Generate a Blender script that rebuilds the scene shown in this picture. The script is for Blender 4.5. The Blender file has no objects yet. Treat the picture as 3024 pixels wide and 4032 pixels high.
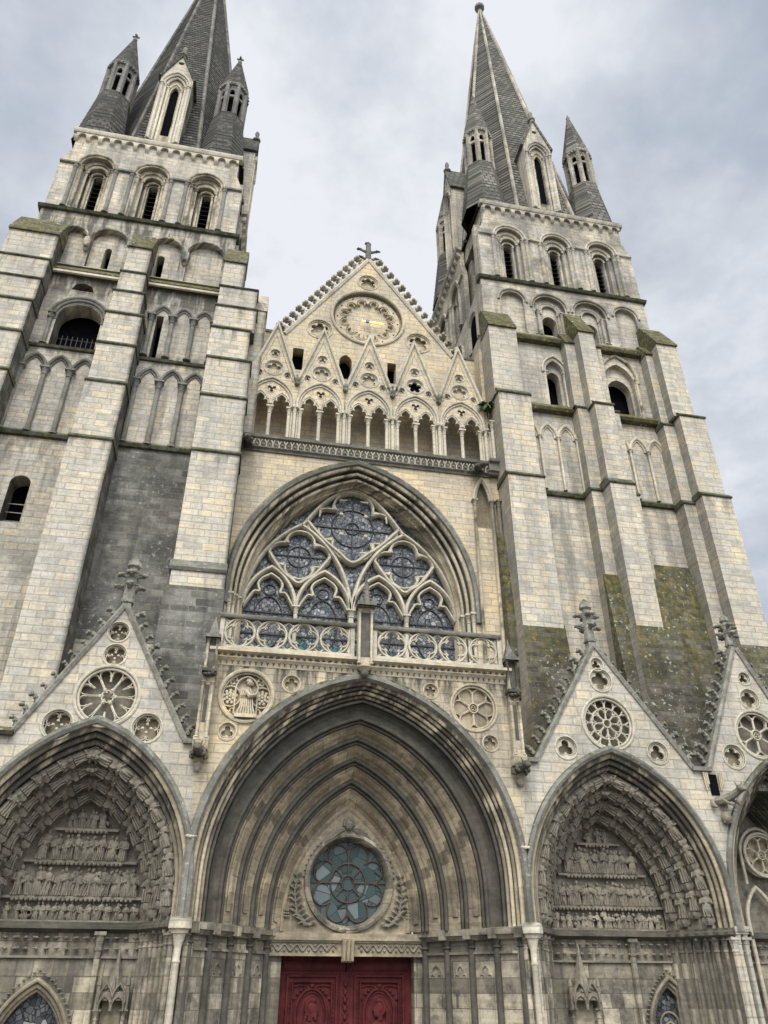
import bpy, math, random
from mathutils import Vector, Matrix
from mathutils.geometry import delaunay_2d_cdt
random.seed(7)
PI = math.pi
S = bpy.context.scene
COL = S.collection
sin, cos = math.sin, math.cos

# ------------------------------------------------------------------ mesh builder
class MB:
    def __init__(s, T=None): s.v = []; s.f = []; s.T = T
    def add(s, vs, fs):
        b = len(s.v)
        s.v.extend([s.T(p) for p in vs] if s.T else [tuple(p) for p in vs])
        s.f.extend([tuple(b+i for i in f) for f in fs]); return s
    def box(s, x0, x1, y0, y1, z0, z1):
        return s.add([(x0,y0,z0),(x1,y0,z0),(x1,y1,z0),(x0,y1,z0),(x0,y0,z1),(x1,y0,z1),(x1,y1,z1),(x0,y1,z1)],
                     [(0,3,2,1),(4,5,6,7),(0,1,5,4),(1,2,6,5),(2,3,7,6),(3,0,4,7)])
    def prismx(s, prof, x0, x1):                 # prof [(y,z)]
        n = len(prof)
        vs = [(x0,y,z) for y,z in prof] + [(x1,y,z) for y,z in prof]
        fs = [tuple(range(n)), tuple(range(2*n-1, n-1, -1))] + [(i,(i+1)%n,n+(i+1)%n,n+i) for i in range(n)]
        return s.add(vs, fs)
    def prismy(s, poly, y0, y1):                 # poly [(x,z)]
        n = len(poly)
        vs = [(x,y0,z) for x,z in poly] + [(x,y1,z) for x,z in poly]
        fs = [tuple(range(n)), tuple(range(2*n-1, n-1, -1))] + [(i,(i+1)%n,n+(i+1)%n,n+i) for i in range(n)]
        return s.add(vs, fs)
    def panel(s, outer, holes, y0, y1, rev=None, back=False):   # plate with holes; rev = depth the hole walls go to
        loops = [outer] + list(holes)
        pts = []; ed = []
        for l in loops:
            b = len(pts); n = len(l); pts += [Vector((x, z)) for x, z in l]; ed += [(b+i, b+(i+1) % n) for i in range(n)]
        vv, _, tris, _, _, _ = delaunay_2d_cdt(pts, ed, [], 0, 1e-5)
        flat = [(q.x, q.y) for q in vv]
        E_ = [(pts[a].x, pts[a].y, pts[b].x, pts[b].y) for a, b in ed]
        def inside(t):                            # even-odd test of a triangle's centre
            x = sum(flat[i][0] for i in t)/3; y = sum(flat[i][1] for i in t)/3; c = False
            for x0, y0, x1, y1 in E_:
                if (y0 > y) != (y1 > y) and x < (x1-x0)*(y-y0)/(y1-y0)+x0: c = not c
            return c
        tris = [t for t in tris if inside(t)]
        s.add([(x,y0,z) for x,z in flat], [tuple(t) for t in tris])
        if back: s.add([(x,y1,z) for x,z in flat], [tuple(t) for t in tris])
        for k, l in enumerate(loops):
            n = len(l); yy = y1 if k == 0 or rev is None else rev
            s.add([(x,y0,z) for x,z in l] + [(x,yy,z) for x,z in l], [(i,(i+1)%n,n+(i+1)%n,n+i) for i in range(n)])
        return s
    def fill(s, loop, y):
        return s.add([(x,y,z) for x,z in loop], [tuple(range(len(loop)))])
    def lathe(s, x, y, prof, n=10, ax=0):        # prof [(r,z)] round a vertical axis
        vs = []; fs = []
        for r, z in prof:
            for i in range(n):
                a = 2*PI*(i+ax)/n; vs.append((x+r*cos(a), y+r*sin(a), z))
        m = len(prof)
        for j in range(m-1):
            for i in range(n):
                fs.append((j*n+i, j*n+(i+1)%n, (j+1)*n+(i+1)%n, (j+1)*n+i))
        fs.append(tuple(range(n-1,-1,-1))); fs.append(tuple((m-1)*n+i for i in range(n)))
        return s.add(vs, fs)
    def column(s, x, y, z0, z1, r, cap=.3, n=8, capw=1.9, base=True):
        p = []
        if base: p += [(r*1.7,z0),(r*1.7,z0+r*.8),(r*1.25,z0+r*1.3)]
        else: p += [(r,z0)]
        p += [(r,z0+r*1.6),(r,z1-cap),(r*1.25,z1-cap*.97),(r*1.25,z1-cap*.85),(r*1.02,z1-cap*.8),(r*1.25,z1-cap*.5),(r*capw,z1-cap*.2)]
        s.lathe(x, y, p, n)
        w = r*capw*1.05
        return s.box(x-w, x+w, y-w, y+w, z1-cap*.2, z1)
    def ball(s, c, rx, ry=None, rz=None, nu=8, nv=6):
        ry = ry or rx; rz = rz or rx
        vs = [(c[0],c[1],c[2]-rz)]
        for j in range(1, nv):
            t = -PI/2 + PI*j/nv
            for i in range(nu):
                a = 2*PI*i/nu
                vs.append((c[0]+rx*cos(t)*cos(a), c[1]+ry*cos(t)*sin(a), c[2]+rz*sin(t)))
        vs.append((c[0],c[1],c[2]+rz)); L = len(vs)-1
        fs = []
        for i in range(nu):
            fs.append((0, 1+(i+1)%nu, 1+i)); fs.append((L, L-nu+i, L-nu+(i+1)%nu))
        for j in range(nv-2):
            for i in range(nu):
                fs.append((1+j*nu+i, 1+j*nu+(i+1)%nu, 1+(j+1)*nu+(i+1)%nu, 1+(j+1)*nu+i))
        return s.add(vs, fs)
    def tube(s, pts, rad, n=6):                  # round tube through 3d points, radius or list
        m = len(pts); P = [Vector(p) for p in pts]; vs = []
        for k in range(m):
            d = (P[min(k+1,m-1)] - P[max(k-1,0)]).normalized()
            u = d.cross(Vector((0,0,1)) if abs(d.z) < .9 else Vector((0,1,0))).normalized(); w = d.cross(u)
            r = rad[k] if isinstance(rad,(list,tuple)) else rad
            for i in range(n):
                a = 2*PI*i/n; q = P[k] + u*(r*cos(a)) + w*(r*sin(a)); vs.append(tuple(q))
        fs = [(k*n+i, k*n+(i+1)%n, (k+1)*n+(i+1)%n, (k+1)*n+i) for k in range(m-1) for i in range(n)]
        fs += [tuple(range(n-1,-1,-1)), tuple((m-1)*n+i for i in range(n))]
        return s.add(vs, fs)
    def sweep(s, path, prof, closed=False):      # path in XZ, prof [(outward offset, y)] closed section
        n = len(path); m = len(prof); vs = []
        for k in range(n):
            p = Vector(path[k])
            a = Vector(path[k-1]) if (k > 0 or closed) else None
            b = Vector(path[(k+1)%n]) if (k < n-1 or closed) else None
            ds = []
            if a is not None: ds.append((p-a).normalized())
            if b is not None: ds.append((b-p).normalized())
            ns = [Vector((-d.y, d.x)) for d in ds]
            nn = sum(ns, Vector((0,0)))
            nn = nn.normalized() if nn.length > 1e-6 else ns[0]
            c = max(nn.dot(ns[0]), .4); nn = nn / c
            for o, y in prof: vs.append((p.x+nn.x*o, y, p.y+nn.y*o))
        fs = []
        for k in range(n if closed else n-1):
            k2 = (k+1) % n
            for j in range(m): fs.append((k*m+j, k*m+(j+1)%m, k2*m+(j+1)%m, k2*m+j))
        if not closed:
            fs.append(tuple(range(m))); fs.append(tuple((n-1)*m+j for j in range(m-1,-1,-1)))
        return s.add(vs, fs)
    def loft(s, rows, wrap=False):
        n = len(rows[0]); vs = [p for r in rows for p in r]; fs = []
        for j in range(len(rows)-1):
            for i in range(n if wrap else n-1):
                fs.append((j*n+i, j*n+(i+1)%n, (j+1)*n+(i+1)%n, (j+1)*n+i))
        return s.add(vs, fs)
    def build(s, name, mat, parent=None, smooth=True, **kw):
        me = bpy.data.meshes.new(name); me.from_pydata(s.v, [], s.f)
        if smooth:
            me.polygons.foreach_set('use_smooth', [True]*len(me.polygons)); me.set_sharp_from_angle(angle=math.radians(38))
        me.update()
        o = bpy.data.objects.new(name, me); COL.objects.link(o)
        if mat: me.materials.append(mat)
        if parent: o.parent = parent
        for k, v in kw.items(): o[k] = v
        return o

def thing(name, label, cat, loc=(0,0,0), group=None):
    o = bpy.data.objects.new(name, None); COL.objects.link(o); o.location = loc
    o['label'] = label; o['category'] = cat
    if group: o['group'] = group
    o.empty_display_size = .5
    return o
def copy_part(o, parent, mat4):
    c = o.copy(); COL.objects.link(c); c.parent = parent; c.matrix_local = mat4
    for ch in o.children:
        d = ch.copy(); COL.objects.link(d); d.parent = c
    return c

# ------------------------------------------------------------------ 2d paths (x,z)
def arch(cx, a, zs, h, n=14, z0=None, full=True):
    R = (a*a+h*h)/(2*a); c = a-R; t1 = math.atan2(h, R-a)
    right = [(cx+c+R*cos(t1*i/n), zs+R*sin(t1*i/n)) for i in range(n+1)]
    right[-1] = (cx, zs+h)
    left = [(2*cx-x, z) for x, z in right]
    p = left + right[-2::-1]
    if z0 is not None: p = [(cx-a, z0)] + p + [(cx+a, z0)]
    return p
def circle(cx, cz, r, n=28, cw=True):
    return [(cx+r*sin(2*PI*i/n), cz+r*cos(2*PI*i/n)) for i in range(n)]     # clockwise: outward = left normal
def foil(cx, cz, n, rc, rl, rot=0, m=7):
    h = PI/n; q = rl*rl-(rc*sin(h))**2
    d = rc*cos(h)+(math.sqrt(q) if q > 0 else 0)
    b = math.atan2(d*sin(h), d*cos(h)-rc); out = []
    for k in range(n):
        t = rot + 2*PI*k/n
        for i in range(m):
            a = -b + 2*b*i/(m-1); x = rc+rl*cos(a); y = rl*sin(a)
            th = math.atan2(y, x)+t; r = math.hypot(x, y)
            out.append((cx+r*sin(th), cz+r*cos(th)))
    return out
def trefoil_head(cx, w, z0, zs, k=1.0):
    q = [(-1,0),(-1,.3),(-.92,.55),(-.72,.66),(-.52,.62),(-.62,.85),(-.55,1.15),(-.3,1.45),(0,1.72)]
    L = [(cx+w*x, zs+w*z*k) for x, z in q]
    return [(cx-w, z0)] + L + [(2*cx-x, z) for x, z in L[-2::-1]] + [(cx+w, z0)]
def rect(x0, x1, z0, z1): return [(x0,z0),(x0,z1),(x1,z1),(x1,z0)]
def lerp(a, b, t): return a+(b-a)*t
def interp(tab, x):
    if x <= tab[0][0]: return tab[0][1]
    for (x0,y0),(x1,y1) in zip(tab, tab[1:]):
        if x <= x1: return lerp(y0, y1, (x-x0)/(x1-x0))
    return tab[-1][1]

# ------------------------------------------------------------------ materials
def node(nt, t, **kw):
    n = nt.nodes.new(t)
    for k, v in kw.items(): setattr(n, k, v)
    return n
def new_mat(name):
    m = bpy.data.materials.new(name); m.use_nodes = True; nt = m.node_tree
    return m, nt, nt.nodes['Principled BSDF']
class G:
    """tiny helper to chain shader nodes"""
    def __init__(s, nt): s.nt = nt; s.L = nt.links.new
    def math(s, op, a, b=None, clamp=False):
        n = node(s.nt, 'ShaderNodeMath', operation=op, use_clamp=clamp)
        for i, v in enumerate((a, b)):
            if v is None: continue
            if isinstance(v, (int, float)): n.inputs[i].default_value = v
            else: s.L(v, n.inputs[i])
        return n.outputs[0]
    def comb(s, x, y, z):
        n = node(s.nt, 'ShaderNodeCombineXYZ')
        for i, v in enumerate((x, y, z)):
            if isinstance(v, (int, float)): n.inputs[i].default_value = v
            else: s.L(v, n.inputs[i])
        return n.outputs[0]
    def noise(s, vec, scale, detail=4, rough=.55):
        n = node(s.nt, 'ShaderNodeTexNoise'); n.inputs['Scale'].default_value = scale
        n.inputs['Detail'].default_value = detail; n.inputs['Roughness'].default_value = rough
        s.L(vec, n.inputs['Vector']); return n.outputs[0]
    def ramp(s, fac, stops, interp='LINEAR'):
        n = node(s.nt, 'ShaderNodeValToRGB'); e = n.color_ramp; e.interpolation = interp
        while len(e.elements) < len(stops): e.elements.new(.5)
        for el, (p, c) in zip(e.elements, stops):
            el.position = p; el.color = (c, c, c, 1) if isinstance(c, (int, float)) else (*c, 1)
        s.L(fac, n.inputs[0]); return n.outputs[0]
    def mix(s, fac, a, b, mode='MIX'):
        n = node(s.nt, 'ShaderNodeMix', data_type='RGBA', blend_type=mode)
        if isinstance(fac, (int, float)): n.inputs[0].default_value = fac
        else: s.L(fac, n.inputs[0])
        for i, v in ((6, a), (7, b)):
            if isinstance(v, tuple): n.inputs[i].default_value = (*v, 1)
            else: s.L(v, n.inputs[i])
        return n.outputs[2]

CREAM = [(.30,.285,.25),(.40,.355,.27),(.36,.345,.31),(.43,.36,.235),(.45,.415,.34)]
def stone(name, pal=CREAM, row=.3, bw=.62, grime=.35, streak=.4, moss=.8, flanks=0, flanks_neg=0, lichen=0, mort=(.20,.185,.15), mortar=.022,
          soot=(.022,.021,.018), zones=(), joints=True, patch=.5, bump=.5, gs=.55, mosscol=None, mossall=0, radial=None, th=.42, arcs=None, creep=0, mossz=None):
    m, nt, bs = new_mat(name); g = G(nt)
    geo = node(nt, 'ShaderNodeNewGeometry'); pos = geo.outputs['Position']
    sp = node(nt, 'ShaderNodeSeparateXYZ'); g.L(pos, sp.inputs[0]); X, Y, Z = sp.outputs
    nz = node(nt, 'ShaderNodeSeparateXYZ'); g.L(geo.outputs['Normal'], nz.inputs[0])
    U = g.math('ADD', X, Y)
    fine = g.noise(pos, 9, 5, .65); mid = g.noise(pos, gs*3, 5, .6); big = g.noise(pos, gs*.5, 4, .55)
    if joints:
        zw = g.noise(g.comb(0, 0, Z), 1.1, 1)
        z2 = g.math('ADD', Z, g.math('MULTIPLY', g.math('SUBTRACT', zw, .5), .35))
        rowi = g.math('FLOOR', g.math('DIVIDE', z2, row))
        u2 = g.math('ADD', U, g.math('MULTIPLY', g.noise(g.comb(g.math('MULTIPLY', U, .45), 0, g.math('MULTIPLY', rowi, 7.3)), 1.6, 1), .8))
        vec = g.comb(u2, z2, 0)
        if radial:                                # voussoirs: joints fan out from the centre of the arch
            an = g.math('ARCTAN2', g.math('SUBTRACT', Z, radial[1]), g.math('SUBTRACT', X, radial[0]))
            ring = g.math('FLOOR', g.math('MULTIPLY', Y, 1.8))
            vec = g.comb(g.math('ADD', g.math('MULTIPLY', an, radial[2]), g.math('MULTIPLY', ring, .37)), 25, 0); row = 100
        b = node(nt, 'ShaderNodeTexBrick'); b.offset = .47; b.squash = 1
        b.inputs['Color1'].default_value = (0,0,0,1); b.inputs['Color2'].default_value = (1,1,1,1); b.inputs['Mortar'].default_value = (.4,.4,.4,1)
        b.inputs['Scale'].default_value = 1; b.inputs['Mortar Size'].default_value = mortar; b.inputs['Mortar Smooth'].default_value = .3
        b.inputs['Brick Width'].default_value = bw; b.inputs['Row Height'].default_value = row; b.inputs['Bias'].default_value = 0
        g.L(vec, b.inputs['Vector']); bc = b.outputs['Color']; bf = b.outputs['Fac']
        r = g.math('ADD', g.math('MULTIPLY', bc, .75), g.math('MULTIPLY', g.math('SUBTRACT', mid, .35), .5), True)
    else:
        r = g.math('MULTIPLY', mid, 1.0); bf = None
    n = len(pal); base = g.ramp(r, [(i/(n-1)*.84+.08, c) for i, c in enumerate(pal)])
    base = g.mix(g.ramp(big, [(.35, 0.0), (.65, patch)]), base, (.335,.315,.275))
    base = g.mix(1, base, g.ramp(fine, [(.25, .72), (.75, 1.16)]), 'MULTIPLY')
    bed = g.noise(g.comb(g.math('MULTIPLY', U, 1.1), g.math('MULTIPLY', Z, 9), 0), 1.0, 5, .65)
    base = g.mix(1, base, g.ramp(bed, [(.3, .80), (.7, 1.12)]), 'MULTIPLY')
    if bf is not None: base = g.mix(g.math('MULTIPLY', bf, .5), base, mort)
    sv = g.comb(g.math('MULTIPLY', U, 1.5), 0, g.math('MULTIPLY', Z, .11))
    st = g.ramp(g.noise(sv, 1.0, 6, .6), [(.47, 0), (.62, 1)])
    gr = g.ramp(g.noise(pos, gs, 9, .7), [(th, 0), (th+.17, 1)])
    if arcs:                                      # soot that has run along the mouldings of an arch
        ax_, az_ = g.math('SUBTRACT', X, arcs[0]), g.math('SUBTRACT', Z, arcs[1])
        rr_ = g.math('SQRT', g.math('ADD', g.math('MULTIPLY', ax_, ax_), g.math('MULTIPLY', az_, az_)))
        av = g.comb(g.math('MULTIPLY', rr_, 5.5), g.math('MULTIPLY', g.math('ARCTAN2', az_, ax_), .75), g.math('MULTIPLY', Y, 5.5))
        ga = g.ramp(g.noise(av, 1.0, 6, .62), [(th, 0), (th+.13, 1)])
        gr = g.math('MAXIMUM', ga, g.math('MULTIPLY', gr, .45)); st = g.math('MULTIPLY', st, .5)
    d = g.math('MAXIMUM', g.math('MULTIPLY', st, streak), g.math('MULTIPLY', gr, grime))
    for z0, z1, z2_, z3, amt, th in zones:       # weathered bands: rises z0..z1, falls z2..z3
        mr = node(nt, 'ShaderNodeMapRange'); g.L(Z, mr.inputs[0]); mr.inputs[1].default_value = z0; mr.inputs[2].default_value = z1
        m2 = node(nt, 'ShaderNodeMapRange'); g.L(Z, m2.inputs[0]); m2.inputs[1].default_value = z3; m2.inputs[2].default_value = z2_
        sv2 = g.comb(g.math('MULTIPLY', U, 1.9), 3.3, g.math('MULTIPLY', Z, .35))
        zz = g.math('MULTIPLY', g.math('MULTIPLY', mr.outputs[0], m2.outputs[0]), g.ramp(g.noise(sv2, 1.2, 7, .65), [(th, 0), (th+.16, 1)]))
        d = g.math('MAXIMUM', d, g.math('MULTIPLY', zz, amt))
    if flanks or flanks_neg:  # darker, patchy tone on faces turned sideways, chosen by their normal
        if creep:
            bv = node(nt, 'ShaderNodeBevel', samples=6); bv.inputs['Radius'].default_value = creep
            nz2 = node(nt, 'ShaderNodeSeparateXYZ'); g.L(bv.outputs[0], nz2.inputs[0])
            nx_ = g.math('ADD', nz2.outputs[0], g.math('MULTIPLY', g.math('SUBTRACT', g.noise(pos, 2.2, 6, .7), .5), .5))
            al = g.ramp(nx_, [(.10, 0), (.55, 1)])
        else: al = g.ramp(nz.outputs[0], [(.55, 0), (.85, 1)]) if flanks else g.ramp(g.math('MULTIPLY', nz.outputs[0], -1), [(.55, 0), (.85, 1)])
        amt = flanks or flanks_neg
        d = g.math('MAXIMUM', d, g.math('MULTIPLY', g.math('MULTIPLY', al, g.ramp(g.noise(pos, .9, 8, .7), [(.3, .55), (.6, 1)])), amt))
    base = g.mix(g.math('MULTIPLY', d, .93), base, soot)
    up = g.ramp(nz.outputs[2], [(.22, 0), (.5, 1)])
    if mossall:
        ma = mossall
        if mossz:
            mzr = node(nt, 'ShaderNodeMapRange'); g.L(g.math('ADD', Z, g.math('MULTIPLY', g.math('SUBTRACT', mid, .5), 4)), mzr.inputs[0])
            mzr.inputs[1].default_value = mossz[0]; mzr.inputs[2].default_value = mossz[1]; mzr.inputs[3].default_value = mossz[2]; mzr.inputs[4].default_value = 1
            ma = g.math('MULTIPLY', mzr.outputs[0], mossall)
        up = g.math('MAXIMUM', up, ma)
    mn = g.ramp(g.noise(pos, 2.4, 7, .7), [(.36, .15), (.56, 1)])
    mc = g.ramp(g.noise(pos, 5, 5, .7), [(.35, (.035,.034,.026)), (.52, (.06,.066,.028)), (.66, (.11,.115,.045))] if mosscol is None else mosscol)
    base = g.mix(g.math('MULTIPLY', g.math('MULTIPLY', up, mn), moss), base, mc)
    if lichen:
        ls = g.ramp(g.noise(pos, 7, 4, .6), [(.60, 0), (.66, 1)])
        lc = g.ramp(g.noise(pos, .7, 3), [(.45, (.42,.43,.38)), (.56, (.20,.155,.035))])
        base = g.mix(g.math('MULTIPLY', ls, lichen), base, lc)
    g.L(base, bs.inputs['Base Color']); bs.inputs['Roughness'].default_value = .93; bs.inputs['Specular IOR Level'].default_value = .2
    h = g.math('ADD', g.math('MULTIPLY', fine, .5), g.math('MULTIPLY', mid, .7))
    if bf is not None: h = g.math('SUBTRACT', h, g.math('MULTIPLY', bf, .9))
    bp = node(nt, 'ShaderNodeBump'); bp.inputs['Strength'].default_value = bump; bp.inputs['Distance'].default_value = .03
    g.L(h, bp.inputs['Height']); g.L(bp.outputs[0], bs.inputs['Normal'])
    return m

def simple(name, col, rough=.6, metal=0, var=.25, scale=4, bump=.2, spec=.4):
    m, nt, bs = new_mat(name); g = G(nt)
    geo = node(nt, 'ShaderNodeNewGeometry'); pos = geo.outputs['Position']
    n = g.noise(pos, scale, 6, .65)
    c = g.mix(1, col, g.ramp(n, [(.3, 1-var), (.7, 1+var)]), 'MULTIPLY')
    g.L(c, bs.inputs['Base Color']); bs.inputs['Roughness'].default_value = rough; bs.inputs['Metallic'].default_value = metal
    bs.inputs['Specular IOR Level'].default_value = spec
    bp = node(nt, 'ShaderNodeBump'); bp.inputs['Strength'].default_value = bump; bp.inputs['Distance'].default_value = .02
    g.L(n, bp.inputs['Height']); g.L(bp.outputs[0], bs.inputs['Normal'])
    return m

def scales(name, pal, row=.33, moss=.25):
    """stone scale courses of a spire: real courses in bands, plus grime"""
    m, nt, bs = new_mat(name); g = G(nt)
    geo = node(nt, 'ShaderNodeNewGeometry'); pos = geo.outputs['Position']
    sp = node(nt, 'ShaderNodeSeparateXYZ'); g.L(pos, sp.inputs[0]); X, Y, Z = sp.outputs
    w = g.math('MULTIPLY', g.math('SUBTRACT', g.noise(pos, 2.2, 3), .5), .10)
    U = g.math('ADD', X, Y)
    b = node(nt, 'ShaderNodeTexBrick'); b.offset = .5
    b.inputs['Color1'].default_value = (0,0,0,1); b.inputs['Color2'].default_value = (1,1,1,1); b.inputs['Mortar'].default_value = (0,0,0,1)
    b.inputs['Scale'].default_value = 1; b.inputs['Mortar Size'].default_value = .05; b.inputs['Mortar Smooth'].default_value = .6
    b.inputs['Brick Width'].default_value = .38; b.inputs['Row Height'].default_value = row
    g.L(g.comb(U, g.math('ADD', Z, w), 0), b.inputs['Vector'])
    saw = g.math('FRACT', g.math('DIVIDE', g.math('ADD', Z, w), row))
    mid = g.noise(pos, 1.6, 7, .7)
    r = g.math('ADD', g.math('MULTIPLY', b.outputs['Color'], .5), g.math('MULTIPLY', mid, .55), True)
    n = len(pal); base = g.ramp(r, [(i/(n-1)*.7+.15, c) for i, c in enumerate(pal)])
    base = g.mix(g.math('MULTIPLY', b.outputs['Fac'], .6), base, (.03,.03,.027))
    big = g.ramp(g.noise(pos, .35, 5, .6), [(.42, 0), (.62, 1)])
    base = g.mix(g.math('MULTIPLY', big, .45), base, (.045,.045,.035))
    mo = g.ramp(g.noise(pos, .8, 6, .7), [(.55, 0), (.7, 1)])
    base = g.mix(g.math('MULTIPLY', mo, moss), base, (.06,.065,.025))
    g.L(base, bs.inputs['Base Color']); bs.inputs['Roughness'].default_value = .95; bs.inputs['Specular IOR Level'].default_value = .15
    h = g.math('ADD', g.math('MULTIPLY', g.math('SUBTRACT', 1, saw), .8), g.math('MULTIPLY', mid, .6))
    bp = node(nt, 'ShaderNodeBump'); bp.inputs['Strength'].default_value = .9; bp.inputs['Distance'].default_value = .10
    g.L(h, bp.inputs['Height']); g.L(bp.outputs[0], bs.inputs['Normal'])
    return m

def glass(name, cols, cell=.16, lead=.018, rough=.12, spec=.6, dark=(.012,.012,.014), bumpy=.35):
    m, nt, bs = new_mat(name); g = G(nt)
    geo = node(nt, 'ShaderNodeNewGeometry'); pos = geo.outputs['Position']
    v = node(nt, 'ShaderNodeTexVoronoi', feature='F1'); v.inputs['Scale'].default_value = 1/cell; g.L(pos, v.inputs['Vector'])
    e = node(nt, 'ShaderNodeTexVoronoi', feature='DISTANCE_TO_EDGE'); e.inputs['Scale'].default_value = 1/cell; g.L(pos, e.inputs['Vector'])
    sc = node(nt, 'ShaderNodeSeparateColor'); g.L(v.outputs['Color'], sc.inputs[0])
    n = len(cols); base = g.ramp(sc.outputs[0], [(i/(n-1)*.8+.1, c) for i, c in enumerate(cols)])
    ed = g.ramp(e.outputs['Distance'], [(lead/cell*.8, 1), (lead/cell*1.6, 0)])
    base = g.mix(ed, base, dark)
    g.L(base, bs.inputs['Base Color']); bs.inputs['Specular IOR Level'].default_value = spec
    g.L(g.math('ADD', g.math('MULTIPLY', ed, .6), rough, True), bs.inputs['Roughness'])
    # each quarry sits at its own slight tilt
    nm = node(nt, 'ShaderNodeVectorMath', operation='SUBTRACT'); g.L(v.outputs['Color'], nm.inputs[0]); nm.inputs[1].default_value = (.5,.5,.5)
    sm = node(nt, 'ShaderNodeVectorMath', operation='SCALE'); g.L(nm.outputs[0], sm.inputs[0]); sm.inputs['Scale'].default_value = bumpy
    ad = node(nt, 'ShaderNodeVectorMath', operation='ADD'); g.L(geo.outputs['Normal'], ad.inputs[0]); g.L(sm.outputs[0], ad.inputs[1])
    no = node(nt, 'ShaderNodeVectorMath', operation='NORMALIZE'); g.L(ad.outputs[0], no.inputs[0])
    g.L(no.outputs[0], bs.inputs['Normal'])
    return m

PALE = [(.36,.335,.285),(.51,.45,.335),(.46,.43,.365),(.56,.465,.31),(.60,.545,.43)]
YELL = [(.43,.365,.26),(.57,.46,.285),(.50,.43,.315),(.60,.465,.26),(.59,.505,.36)]
BROWN = [(.16,.133,.093),(.26,.213,.142),(.32,.262,.175),(.40,.328,.22),(.52,.43,.295)]
DARKS = [(.055,.052,.045),(.10,.095,.08),(.14,.132,.112),(.18,.17,.145),(.24,.225,.195)]
DARKS2 = [(.04,.036,.03),(.075,.068,.055),(.11,.10,.082),(.15,.138,.115),(.20,.185,.155)]
MOSS = [(.36,(.022,.021,.016)),(.50,(.045,.047,.02)),(.60,(.075,.085,.025)),(.70,(.16,.155,.12))]
M_ = {}
M_['left'] = stone('ashlar stone with black algae', PALE, grime=.4, streak=.5, flanks=1, moss=.95, th=.47, zones=[(30.8,31.5,33,34,.85,.36),(27.0,27.5,28.1,28.6,.7,.40),(18.0,22.0,22.8,22.95,.6,.46)])
runs = lambda zs, a=.6, L=1.6, t=.47: [(z-L, z-.15, z+.02, z+.06, a, t) for z in zs]
M_['leftb'] = stone('pale buttress ashlar', PALE, grime=.25, streak=.2, flanks=1.04, moss=1, patch=.35, th=.52, creep=.32, zones=runs((34.4,32.5,31.05,29.5,27.5,25.2,22.1)))
M_['leftup'] = stone('sooty tower ashlar', PALE, grime=.5, streak=.5, flanks=1, moss=1, th=.46, zones=[(32.5,34.2,37.2,37.5,.85,.40),(37.4,37.6,40.5,41.2,.55,.47)])
M_['leftback'] = stone('pale tower ashlar', PALE, grime=.4, streak=.5, moss=1, th=.47)
M_['leftdark'] = stone('blackened grey stone', [(.10,.094,.08),(.17,.16,.135),(.27,.25,.21)], grime=.6, streak=.6, joints=False, moss=1, th=.44)
M_['right'] = stone('grey cream ashlar', PALE, grime=.38, streak=.45, moss=1, patch=.6, th=.48)
M_['rightb'] = stone('pale grey buttress ashlar', PALE, grime=.25, streak=.25, flanks_neg=.5, moss=1, patch=.5, th=.5, zones=runs((32.6,27.8,22.85),.55,2.2))
M_['rightup'] = stone('weathered belfry ashlar', PALE, grime=.6, streak=.55, moss=1, patch=.7, th=.43)
M_['darkbay'] = stone('black weathered masonry', DARKS, grime=.75, streak=.6, lichen=.4, moss=1, mort=(.19,.18,.155), th=.42)
M_['talus'] = stone('lichen covered sloping masonry', DARKS2, grime=.9, streak=.5, lichen=.6, moss=.85, mort=(.10,.10,.08), row=.22, bw=.45, th=.42, mossall=.85, mossz=(12.8,16.6,.25), patch=.05,
                    mosscol=[(.36,(.035,.034,.026)),(.48,(.075,.075,.024)),(.60,(.17,.13,.025))])
M_['ledge'] = stone('mossy ledge stone', DARKS, grime=.6, streak=.2, moss=1, joints=False, mossall=.9, patch=.1, mosscol=MOSS)
M_['nave'] = stone('yellow cream ashlar', YELL, grime=.22, streak=.22, moss=.8, patch=.45, th=.5)
M_['carve'] = stone('carved cream stone', YELL, grime=.35, streak=.3, joints=False, moss=.7, patch=.2, th=.48)
M_['trac'] = stone('tracery stone', [(.44,.40,.32),(.53,.475,.36),(.60,.54,.43)], grime=.35, streak=.25, joints=False, moss=.6, patch=.2, th=.47)
M_['porch'] = stone('porch wall ashlar', YELL, grime=.4, streak=.4, moss=.8, patch=.5, zones=[(10.4,12.2,12.9,13.4,1,.40),(9.4,10.2,13.4,13.9,.8,.5)], th=.47)
M_['side'] = stone('side porch ashlar', PALE, grime=.3, streak=.25, moss=.8, patch=.6, row=.33, bw=.6, th=.48)
ARCHZ = [(5.2,7.6,14,15,.97,.34)]
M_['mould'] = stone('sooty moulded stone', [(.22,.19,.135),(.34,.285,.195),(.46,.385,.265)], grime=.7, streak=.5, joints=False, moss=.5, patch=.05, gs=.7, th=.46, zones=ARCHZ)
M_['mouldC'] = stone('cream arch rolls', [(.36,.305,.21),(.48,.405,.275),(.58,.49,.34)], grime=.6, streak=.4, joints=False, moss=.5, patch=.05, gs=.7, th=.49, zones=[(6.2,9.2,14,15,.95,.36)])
M_['mouldD'] = stone('dark arch rolls and coves', [(.045,.041,.033),(.085,.076,.06),(.15,.132,.10)], grime=.5, streak=.3, joints=False, moss=.3, patch=.05, gs=.9, th=.46)  # dark tone given to the coves and some of the rolls
M_['wmould'] = stone('streaked stone shafts', [(.36,.31,.22),(.47,.40,.28),(.56,.48,.35)], grime=.9, streak=.7, joints=False, moss=.5, patch=.15, gs=.8, th=.44)
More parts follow.
